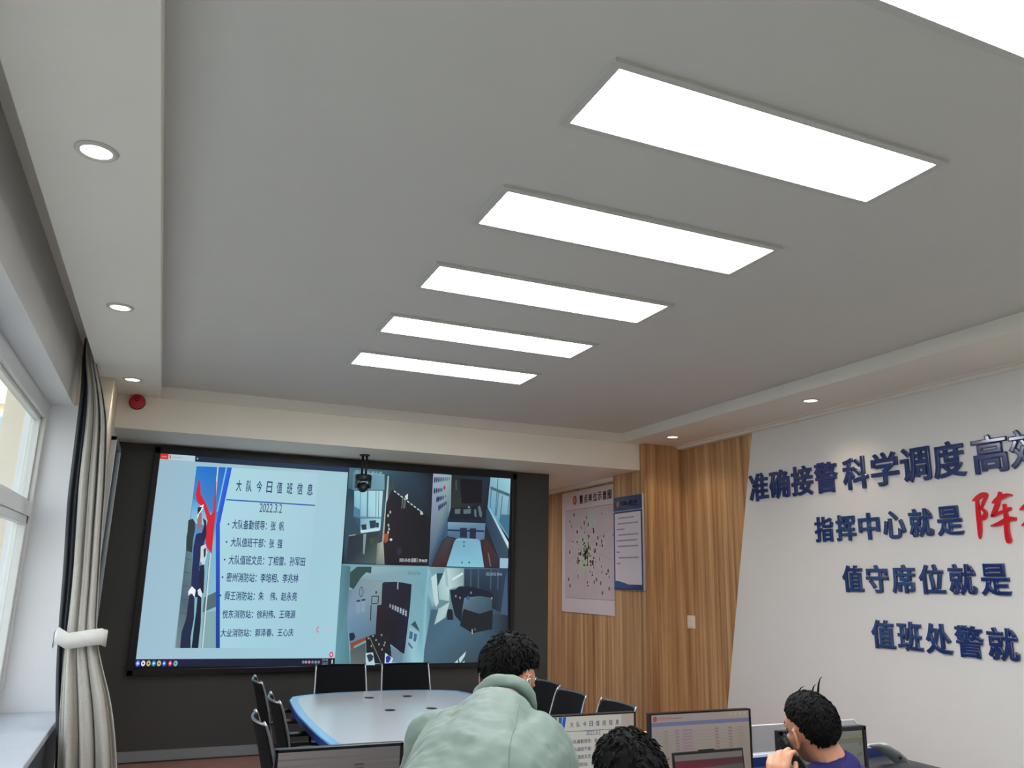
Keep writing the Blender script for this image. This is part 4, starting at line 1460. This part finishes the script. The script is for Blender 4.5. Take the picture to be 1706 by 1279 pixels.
# box and lamp at the right end of the desk
bl = Vector((3.34, 3.05, DZ + .0015))
o = empty('document_scanner', bl, 'low black box on the desk under the grey curved lamp', 'scanner')
zt_ = at(1475, 1272, y=3.16).z - DZ
q = MB()
q.box(-.20, .17, -.11, .11, 0, zt_ - .012)
q.build('case', M_black, o, bevel=.008)
MB().box(-.19, .16, -.10, .10, zt_ - .012, zt_).build('cover', M_bezel, o, bevel=.005)
lp = [at(1449, 1242, y=3.25), at(1462, 1243, y=3.25), at(1476, 1249, y=3.25), at(1490, 1258, y=3.25), at(1502, 1268, y=3.25), at(1510, 1277, y=3.25), at(1513, 1286, y=3.25)]
bs = Vector((lp[-1].x + .01, 3.25, DZ + .0015))
o = empty('desk_lamp', bs, 'grey curved desk lamp arm reaching left over the black box', 'lamp')
MB().tube([p - bs for p in lp], [.004, .010, .016, .018, .018, .015, .012], 14, flat=1.8).build('lamp_head', M_lampgrey, o, smooth=True)
MB().tube([lp[-1] - bs, Vector((0, 0, .014)), Vector((0, 0, .010))], .011, 12).build('stem', M_lampgrey, o, smooth=True)
MB().lathe([(.0005, 0), (.075, 0), (.075, .012), (.06, .02), (.0005, .022)], n=28).build('base', M_lampgrey, o, smooth=False)
k_ = lp[3] - bs
MB().ell(k_ + Vector((.004, -.032, -.004)), (.010, .008, .010)).build('knob', M_black, o, smooth=True)


# ------------------------------------------------------------------ people
def bake(o):
    bpy.context.view_layer.update()
    me = bpy.data.meshes.new_from_object(o.evaluated_get(bpy.context.evaluated_depsgraph_get()))
    old = o.data
    o.modifiers.clear()
    o.data = me
    me.name = o.name
    bpy.data.meshes.remove(old)
    for p in me.polygons:
        p.use_smooth = True
    return o


def fuse(mb, name, m, parent, loc, voxel, it=4, crease=None):
    """one continuous surface over the overlapping shapes"""
    o = mb.build(name, m, parent, xf=inv(loc))
    r = o.modifiers.new('r', 'REMESH')
    r.mode = 'VOXEL'
    r.voxel_size = voxel
    s = o.modifiers.new('s', 'SMOOTH')
    s.factor = .5
    s.iterations = it
    if crease:
        t = bpy.data.textures.new(name, 'CLOUDS')
        t.noise_scale = crease[1]
        t.noise_depth = 1
        d = o.modifiers.new('d', 'DISPLACE')
        d.texture = t
        d.strength = crease[0]
        d.mid_level = .5
        if len(crease) > 2:
            t2 = bpy.data.textures.new(name + '_fine', 'CLOUDS')
            t2.noise_scale = crease[3]
            d = o.modifiers.new('d2', 'DISPLACE')
            d.texture = t2
            d.strength = crease[2]
            d.mid_level = .5
    return bake(o)


def frame(pos, heading, pitch=0, roll=0):
    return Matrix.Translation(pos) @ Matrix.Rotation(math.radians(-heading), 4, 'Z') @ Matrix.Rotation(math.radians(-pitch), 4, 'X') @ Matrix.Rotation(math.radians(roll), 4, 'Y')


def head_shapes(q, H):
    R3 = H.to_3x3().to_4x4()
    E = lambda c, r, M=None: q.ell(H @ Vector(c), r, R3 @ M if M is not None else R3)
    E((0, -.012, .032), (.074, .094, .092))
    E((0, .030, -.040), (.058, .060, .066))
    E((0, .056, -.080), (.030, .026, .024))
    E((0, .050, .030), (.060, .040, .050))
    for s in (-1, 1):
        E((.038 * s, .066, -.025), (.026, .020, .026))
        E((.030 * s, .082, .022), (.022, .010, .010))
        # ear: bowl, rolled rim and lobe
        Me = Matrix.Rotation(math.radians(-24 * s), 4, 'Z')
        E((.078 * s, -.014, -.006), (.006, .016, .028), Me)
        pts = [H @ Vector((.084 * s + .006 * s * math.sin(a), -.016 - .019 * math.sin(a) , -.004 + .032 * math.cos(a))) for a in [math.pi * k / 8 for k in range(-1, 9)]]
        q.chain(pts, [.0046] * len(pts))
        E((.080 * s, -.006, -.034), (.006, .008, .009))
    q.chain([H @ Vector(p) for p in ((0, .086, .020), (0, .100, -.008), (0, .106, -.020))], [.008, .010, .013])
    for s in (-1, 1):
        E((.012 * s, .096, -.024), (.008, .009, .007))
    E((0, .088, -.048), (.022, .010, .006))
    E((0, .086, -.058), (.019, .010, .006))


def face_parts(H, body, loc):
    R3 = H.to_3x3().to_4x4()
    for s in (-1, 1):
        MB().ell(H @ Vector((.030 * s, .083, .008)), (.012, .009, .007), R3).build('eye', M_eye, body, smooth=True, xf=inv(loc))
        MB().chain([H @ Vector(p) for p in ((.014 * s, .094, .028), (.030 * s, .093, .033), (.046 * s, .082, .029))], [.003, .004, .002]).build('eyebrow', M_hair, body, smooth=True, xf=inv(loc))
    MB().chain([H @ Vector(p) for p in ((-.020, .091, -.053), (0, .097, -.051), (.020, .091, -.053))], [.003, .005, .003]).build('lips', M_lip, body, smooth=True, xf=inv(loc))


def hairline(y):
    ks = [(-1, -.80), (-.6, -.66), (-.38, -.20), (-.20, .10), (-.02, .20), (.45, .30), (1, .52)]
    for (a, b), (c_, d_) in zip(ks, ks[1:]):
        if y <= c_:
            return b + (d_ - b) * (y - a) / (c_ - a)
    return .52


def hair(H, parent, loc, thick, seed, tufts=420, messy=1.0, extra=(), cut=1.0):
    q = MB()
    c0 = Vector((0, -.012, .032))
    rad = Vector((.074, .094, .092))
    rg = []
    m_, n_ = 44, 60
    for i in range(m_ + 1):
        th = math.pi * (.004 + .992 * i / m_)
        ring = []
        for k in range(n_):
            ph = 2 * math.pi * k / n_
            d = Vector((math.sin(th) * math.cos(ph), math.sin(th) * math.sin(ph), -math.cos(th)))
            over = d.z - hairline(d.y)
            t = thick * max(0, min(1, over / .55)) ** .6 if over > 0 else 0
            nz = noise.noise(d * 6 + Vector((seed, 0, 0))) * .35 + noise.noise(d * 17 + Vector((0, seed, 0))) * .25
            if over > -.02:
                r_ = 1 + (t * (1 + messy * nz) + .003) / .088
            else:
                r_ = .84
            ring.append(H @ (c0 + Vector((d.x * rad.x, d.y * rad.y, d.z * rad.z)) * r_))
        rg.append(ring)
    q.rings(rg)
    rr = random.Random(seed)
    R3 = H.to_3x3()
    made = 0
    while made < tufts:
        d = Vector((rr.gauss(0, 1), rr.gauss(0, 1), rr.gauss(0, 1))).normalized()
        over = d.z - hairline(d.y)
        if over < (.16 if abs(d.x) > .6 else .03):
            continue
        made += 1
        t = thick * min(1, over / .55) ** .6
        base = c0 + Vector((d.x * rad.x, d.y * rad.y, d.z * rad.z)) * (1 + t * .8 / .088)
        nrm = Vector((d.x / rad.x, d.y / rad.y, d.z / rad.z)).normalized()
        flow = Vector((d.x * .5 + rr.uniform(-.5, .5), rr.uniform(-.7, .4), -.7 + rr.uniform(-.3, .6)))
        flow = (flow - nrm * flow.dot(nrm)).normalized()
        ln = cut * rr.uniform(.018, .036) * (.5 + .5 * min(1, over))
        tip = base + flow * ln + nrm * ln * rr.uniform(.05, .38) * messy
        mid = base + flow * ln * .5 + nrm * ln * .32 * messy
        q.tube([H @ base, H @ mid, H @ tip], [.0045, .0035, .0006], 4)
    for pts, r0 in extra:
        q.tube([H @ Vector(p) for p in pts], [r0 * (1 - .85 * i / (len(pts) - 1)) for i in range(len(pts))], 5)
    return q.build('hair', M_hair, parent, smooth=True, xf=inv(loc))


def hand_shapes(q, W, side, curl, thumb, spread=1.0):
    """W: hand frame at the wrist, +Y along the palm, -Z the palm side; side = +1 thumb on +X"""
    p = lambda *a: W @ Vector(a)
    for x in (-.028, -.010, .010, .028):
        q.caps(p(x * .7, .012, 0), p(x, .082, 0), .0135, .0115)
    q.caps(p(.026 * side, .025, -.008), p(.012 * side, .05, -.008), .016, .012)
    lens = ((.030, .022, .018), (.040, .027, .021), (.044, .030, .022), (.039, .026, .021))
    for k in range(4):
        x = (-.031 + .0207 * k) * side
        a = 0.0
        pt = Vector((x, .086, 0))
        pts = [pt.copy()]
        for j, L_ in enumerate(lens[k]):
            a += math.radians(curl[k][j])
            pt = pt + Vector((spread * x * .12 * (1 if j == 0 else 0), L_ * math.cos(a), -L_ * math.sin(a)))
            pts.append(pt.copy())
        q.chain([W @ v for v in pts], [.0098, .0090, .0082, .0070])
    q.chain([p(*t) for t in thumb], [.0145, .0115, .0102, .0085])


def limb(q, pts, rr):
    q.chain([Vector(p) for p in pts], rr)


FLAT = ((8, 12, 8),) * 4


def shoe(parent, loc, ankle, heading):
    W = frame(Vector((ankle.x, ankle.y, 0)), heading)
    q = MB()
    q.caps(W @ Vector((0, -.05, .042)), W @ Vector((0, .02, .05)), .036, .040)
    q.caps(W @ Vector((0, .02, .045)), W @ Vector((0, .15, .032)), .038, .028)
    q.box(-.036, .036, -.085, .175, 0.001, .02, W)
    o = fuse(q, 'shoe', M_shoe, parent, loc, .008, 5)
    return o


def mixv(a, b, t):
    return Vector(a) + (Vector(b) - Vector(a)) * t


# --- man in the pale green padded jacket, bending towards the monitors
def person_bending():
    loc = Vector((.66, 1.90, 0))
    root = empty('person', loc, 'person in a pale green padded jacket bending toward the monitors, back to camera', 'person')
    fw = Vector((math.sin(math.radians(36)), math.cos(math.radians(36)), 0))
    rt = Vector((fw.y, -fw.x, 0))
    up = Vector((0, 0, 1))
    N = Vector((1.005, 2.365, 1.205))
    Hc = Vector((1.070, 2.500, 1.305))
    H = frame(Hc, 56, 24, 6)
    pel = Vector((.615, 1.93, .93))
    mid = Vector((.80, 2.06, 1.075))
    sh = {-1: N - rt * .19 - fw * .07 - up * .055, 1: N + rt * .135 - fw * .10 - up * .085}
    el = {-1: N - rt * .30 + fw * .12 - up * .29, 1: N + rt * .17 + fw * .10 - up * .28}
    wr = {-1: N - rt * .20 + fw * .34 - up * .50, 1: N + rt * .20 + fw * .37 - up * .50}
    for s in (-1, 1):
        wr[s].z = .735
    hip = {s: pel + rt * (.095 * s) - up * .03 for s in (-1, 1)}
    kn = {s: hip[s] + fw * .05 + Vector((0, 0, -.42)) for s in (-1, 1)}
    an = {s: hip[s] - fw * .02 + Vector((0, 0, -.82)) for s in (-1, 1)}
    for s in (-1, 1):
        an[s].z = .08
    q = MB()
    head_shapes(q, H)
    limb(q, [H @ Vector((0, -.02, -.03)), mixv(H @ Vector((0, -.03, -.06)), N, .6), N - fw * .02 - up * .03], [.054, .055, .066])
    limb(q, [pel, mid, N - fw * .10 - up * .06], [.125, .125, .115])
    for s in (-1, 1):
        limb(q, [N - fw * .05 - up * .04, sh[s], el[s], wr[s]], [.06, .055, .042, .029])
        limb(q, [pel, hip[s], kn[s], an[s]], [.10, .088, .058, .042])
        limb(q, [an[s], an[s] + fw * .12 - up * .04], [.036, .026])
        W = Matrix.Translation(wr[s]) @ (Matrix.Rotation(math.radians(-30), 4, 'Z') @ Matrix.Rotation(math.radians(-3), 4, 'X'))
        hand_shapes(q, W, -s, FLAT, [(-.022 * s, .02, -.004), (-.046 * s, .045, -.010), (-.058 * s, .07, -.014), (-.062 * s, .09, -.018)])
    body = fuse(q, 'body', M_skin, root, loc, .0048, 5)
    face_parts(H, body, loc)
    hair(H, root, loc, .020, 5, 520, 1.0)
    # jacket
    q = MB()
    limb(q, [pel - up * .04, pel + up * .06, mid, N - fw * .13 - up * .02], [.165, .175, .185, .135])
    for s in (-1, 1):
        limb(q, [mid + rt * (.05 * s), N + rt * (.105 * s) - fw * .12 - up * .06], [.165, .120])
        limb(q, [N + rt * (.05 * s) - fw * .06 - up * .035, sh[s] - up * .01], [.085, .098])
        limb(q, [sh[s] - up * .005, mixv(sh[s], el[s], .55), el[s], mixv(el[s], wr[s], .92)], [.098, .086, .076, .052])
    jk = fuse(q, 'jacket', M_jacket, root, loc, .0085, 8, (.020, .11, .008, .035))
    # standing collar wrapped round the neck
    ax = (H @ Vector((0, -.03, -.02)) - (N - fw * .06)).normalized()
    c0 = N - fw * .025 + up * .035
    u = (rt - ax * rt.dot(ax)).normalized()
    v = ax.cross(u)
    q = MB()
    rings_ = []
    for k in range(34):
        a = math.radians(-62 + 304 * k / 33.0 + 180 - 270 + 0)
        d = u * math.cos(a) + v * math.sin(a)
        R_ = .088
        hgt = .058
        ring = []
        for j in range(12):
            t = 2 * math.pi * j / 12
            ring.append(c0 + d * (R_ + .017 * math.cos(t)) + ax * (hgt * .5 * math.sin(t) + .022))
        rings_.append(ring)
    q.rings(rings_)
    fuse(q, 'collar', M_jacket, root, loc, .006, 5, (.010, .05))
    # back seam found on the jacket surface
    from mathutils.bvhtree import BVHTree
    me = jk.data
    bv = BVHTree.FromPolygons([x.co.copy() for x in me.vertices], [tuple(p.vertices) for p in me.polygons])
    for path in ([(.042, -.07), (.05, -.15), (.062, -.25), (.074, -.36), (.09, -.50)],):
        pts = []
        for i in range(28):
            t = i / 27.0 * (len(path) - 1)
            k = min(int(t), len(path) - 2)
            a, b = [path[k][j] + (path[k + 1][j] - path[k][j]) * (t - k) for j in (0, 1)]
            st = N + rt * (a + .035) + fw * (b * .95) + up * .6 - loc
            hit = bv.ray_cast(st - fw * .35, Vector((fw.x * .5, fw.y * .5, -1)).normalized())
            if hit[0] is not None:
                pts.append(hit[0])
        if len(pts) > 4:
            q = MB()
            q.tube(pts, .0020, 6)
            q.build('seam', M_seam, root, smooth=True)
    # trousers and shoes
    q = MB()
    limb(q, [pel - up * .02, pel - up * .08], [.150, .150])
    for s in (-1, 1):
        limb(q, [hip[s], kn[s], an[s] + up * .04], [.112, .080, .066])
    fuse(q, 'trousers', M_navy, root, loc, .010, 5, (.012, .08))
    for s in (-1, 1):
        shoe(root, loc, an[s], 36)
    # ear loop of a face mask
    q = MB()
    q.tube([H @ Vector(p) for p in ((.060, .060, -.030), (.074, .020, -.012), (.084, -.010, .020), (.092, -.034, .010), (.090, -.032, -.018), (.080, -.004, -.040), (.064, .045, -.058))], .0024, 6)
    q.build('mask_loop', M_strap, root, smooth=True, xf=inv(loc))
    q = MB()
    rg = []
    for k in range(9):
        a = math.radians(-75 + 150 * k / 8.0)
        rg.append([H @ Vector((.070 * math.sin(a), .030 + (.070 + .018 * math.cos(a)) * math.cos(a), z)) for z in (-.098, -.070, -.040, -.012)])
    q.rings(rg, cap=False, closed=False)
    mo = q.build('face_mask', M_strap, root, smooth=True, xf=inv(loc))
    mo.modifiers.new('t', 'SOLIDIFY').thickness = .002
    return root


def person_seated(label, Hc, heading, pitch, roll, cloth, coll, seed, phone=False, thick=.016, hy=None, extra=()):
    H = frame(Hc, heading, pitch, roll) @ Matrix.Scale(.93 if phone else 1.0, 4)
    fw = Vector((math.sin(math.radians(heading * .5)), math.cos(math.radians(heading * .5)), 0))
    rt = Vector((fw.y, -fw.x, 0))
    up = Vector((0, 0, 1))
    lean = Vector((0, 0, 0))
    N = Hc - up * (.098 if phone else .165) - fw * .045 + rt * (.045 if phone else 0)
    pel = Vector((N.x, N.y, 0)) - fw * .16 + up * .53
    loc = Vector((pel.x, pel.y, 0))
    root = empty('person', loc, label, 'person')
    mid = mixv(pel, N, .5) - fw * .02
    sh = {s: N + rt * (.175 * s) - up * (.115 if phone else .065) - fw * .02 for s in (-1, 1)}
    el = {s: sh[s] + rt * (.015 * s) + fw * .02 - up * .25 for s in (-1, 1)}
    wr = {s: sh[s] - rt * (.06 * s) + fw * (.10 if phone else .23) - up * .20 for s in (-1, 1)}
    for s in (-1, 1):
        wr[s].z = max(wr[s].z, DZ + .05)
    hip = {s: pel + rt * (.09 * s) for s in (-1, 1)}
    kn = {s: hip[s] + fw * .42 + up * .02 + rt * (.04 * s) for s in (-1, 1)}
    an = {s: Vector((kn[s].x, kn[s].y, .08)) - fw * .04 for s in (-1, 1)}
    Wp = None
    if phone:
        ear = H @ Vector((-.086, -.010, -.012))
        wr[-1] = ear - rt * .108 - up * .140 - fw * .035
        el[-1] = wr[-1] - rt * .075 - up * .20 + fw * .02
        sh[-1] = sh[-1] + up * .01
    q = MB()
    head_shapes(q, H)
    limb(q, [H @ Vector((0, -.02, -.03)), mixv(H @ Vector((0, -.035, -.06)), N, .6), N - up * .03], [.053, .054, .064])
    limb(q, [pel, mid, N - up * .09], [.125, .12, .10])
    for s in (-1, 1):
        limb(q, [N - up * .05, sh[s], el[s], wr[s]], [.055, .052, .040, .028])
        limb(q, [pel, hip[s], kn[s], an[s]], [.10, .085, .056, .042])
        limb(q, [an[s], an[s] + fw * .12 - up * .04], [.036, .026])
        if phone and s == -1:
            # thumb on the near edge of the phone, fingers closing over its outer face and far edge
            ydir = (Vector((.30, .16, 1.0))).normalized()
            palm = (Vector((1, 0, 0)) - ydir * ydir.x).normalized()
            palm = (palm * .92 + Vector((0, .38, 0))).normalized()
            palm = (palm - ydir * palm.dot(ydir)).normalized()
            zdir = -palm
            xdir = ydir.cross(zdir)
            W = Matrix((xdir, ydir, zdir)).transposed().to_4x4()
            W.translation = wr[s]
            sd = 1 if (xdir.dot(Vector((-.68, -.73, 0))) > 0) else -1
            hand_shapes(q, W, sd, ((30, 50, 40), (24, 46, 38), (18, 44, 34), (12, 52, 40)), [(.022 * sd, .022, -.006), (.040 * sd, .046, -.016), (.044 * sd, .076, -.030), (.036 * sd, .104, -.044)])
            Wp = (W, sd)
        else:
            W = Matrix.Translation(wr[s]) @ (Matrix.Rotation(math.radians(-heading * .5), 4, 'Z') @ Matrix.Rotation(math.radians(-12), 4, 'X'))
            hand_shapes(q, W, -s, ((14, 26, 18),) * 4, [(-.022 * s, .02, -.004), (-.046 * s, .045, -.012), (-.056 * s, .07, -.02), (-.056 * s, .09, -.028)])
    body = fuse(q, 'body', M_skin, root, loc, .0045, 4)
    face_parts(H, body, loc)
    hair(H, root, loc, thick, seed, 620 if phone else 460, .8 if phone else 1.0, extra, .75 if phone else 1.0)
    q = MB()
    limb(q, [pel - up * .02, mid, N - up * .15], [.150, .155, .140])
    limb(q, [N - rt * .06 - up * .066, N + rt * .06 - up * .066], [.082, .082])
    limb(q, [N - up * .06 - fw * .01, N - up * .032 - fw * .005], [.094, .084])
    for s in (-1, 1):
        limb(q, [mid + rt * (.03 * s), N + rt * (.09 * s) - up * .13], [.14, .105])
        limb(q, [N + rt * (.05 * s) - up * (.105 if phone else .062), sh[s] - up * (.015 if phone else .004)], [.072, .080])
        e2 = mixv(el[s], wr[s], .86)
        limb(q, [sh[s] - up * .01, el[s], e2], [.076, .058, .042])
    fuse(q, 'jacket', cloth, root, loc, .0085, 5, (.016, .08))
    q = MB()
    ax = (mixv(H @ Vector((0, -.03, -.06)), N, .5) - N).normalized()
    u = (rt - ax * rt.dot(ax)).normalized()
    v = ax.cross(u)
    rings_ = []
    for k in range(30):
        a = math.radians(-60 + 300 * k / 29.0 - 90)
        d = u * math.cos(a) + v * math.sin(a)
        rings_.append([N - up * .012 + d * (.070 + .008 * math.cos(t) - .006 * math.sin(t)) + ax * (.026 * math.sin(t)) for t in [2 * math.pi * j / 10 for j in range(10)]])
    q.rings(rings_)
    fuse(q, 'collar', coll, root, loc, .005, 3)
    q = MB()
    limb(q, [pel, pel + fw * .05], [.138, .13])
    for s in (-1, 1):
        limb(q, [hip[s], kn[s], an[s] + up * .05], [.104, .078, .062])
    fuse(q, 'trousers', M_navy, root, loc, .010, 5, (.010, .08))
    for s in (-1, 1):
        shoe(root, loc, an[s], heading * .5)
    return root, H, Wp, pel, heading * .5


def office_chair(label, pel, heading):
    loc = Vector((pel.x, pel.y, 0))
    o = empty('office_chair', loc, label, 'chair', 'operator chairs')
    o.rotation_euler = (0, 0, math.radians(-heading))
    MB().box(-.23, .23, -.22, .24, .285, .335).build('seat', M_mesh, o, bevel=.02)
    q = MB()
    q.box(-.20, .20, -.285, -.255, .45, .80)
    q.build('backrest', M_mesh, o, bevel=.012)
    MB().tube([(0, -.05, .28), (0, -.25, .29), (0, -.30, .40), (0, -.29, .56)], .016, 8).build('back_bracket', M_black, o, smooth=True)
    MB().tube([(0, 0, .285), (0, 0, .07)], .028, 12).build('column', M_black, o, smooth=True)
    for k in range(5):
        a = 2 * math.pi * k / 5
        d = Vector((math.cos(a), math.sin(a), 0))
        q = MB()
        q.tube([d * .02 + Vector((0, 0, .09)), d * .235 + Vector((0, 0, .065))], [.022, .014], 8)
        lg = q.build('leg', M_black, o, smooth=True)
        MB().lathe([(.0005, -.012), (.028, -.012), (.028, .012), (.0005, .012)], Matrix.Translation(d * .23 + Vector((0, 0, .028))) @ Matrix.Rotation(a, 4, 'Z') @ Matrix.Rotation(math.radians(90), 4, 'X'), 16).build('caster', M_black, lg)
    return o


person_bending()
B = person_seated('person with short black hair and blue collar holding a phone to the left ear', Vector((2.005, 2.165, 1.160)), 6, 2, -12, M_bluecloth, M_bluecloth, 23, True, .011,
                  extra=[([(.045, -.03, .125), (.052, -.035, .150), (.058, -.042, .168), (.066, -.046, .176)], .004), ([(.03, -.02, .13), (.034, -.03, .148), (.040, -.04, .156)], .003), ([(-.005, .01, .135), (.004, .0, .148), (.012, -.01, .152)], .003)])
office_chair('dark office chair under the person holding a phone', B[3], B[4])
# phone between hand and ear
root, H, (W, sd), pel, hd = B
o = empty('mobile_phone', H @ Vector((-.100, .004, -.055)), 'black mobile phone held to the left ear of the person in blue', 'phone')
bpy.context.view_layer.update()
PM = H @ Matrix.Translation((-.096, -.004, -.062)) @ Matrix.Rotation(math.radians(-8), 4, 'Y') @ Matrix.Rotation(math.radians(-30), 4, 'X')
MB().box(-.0042, .0042, -.035, .035, -.075, .075, PM).build('phone_body', M_black, o, bevel=.003, xf=inv(o.location))
MB().box(.0042, .0046, -.032, .032, -.070, .070, PM).build('phone_screen', M_bezel, o, xf=inv(o.location))
MB().box(-.0058, -.0040, -.030, -.012, .045, .068, PM).build('lens_bump', M_chrome, o, bevel=.001, xf=inv(o.location))
C_ = person_seated('person seen only as a round black head of hair in front of the roster monitor', Vector((1.10, 1.82, 1.125)), 4, 14, 0, M_darkcloth, M_darkcloth, 41, False, .015)
office_chair('dark office chair under the person in front of the roster monitor', C_[3], C_[4])
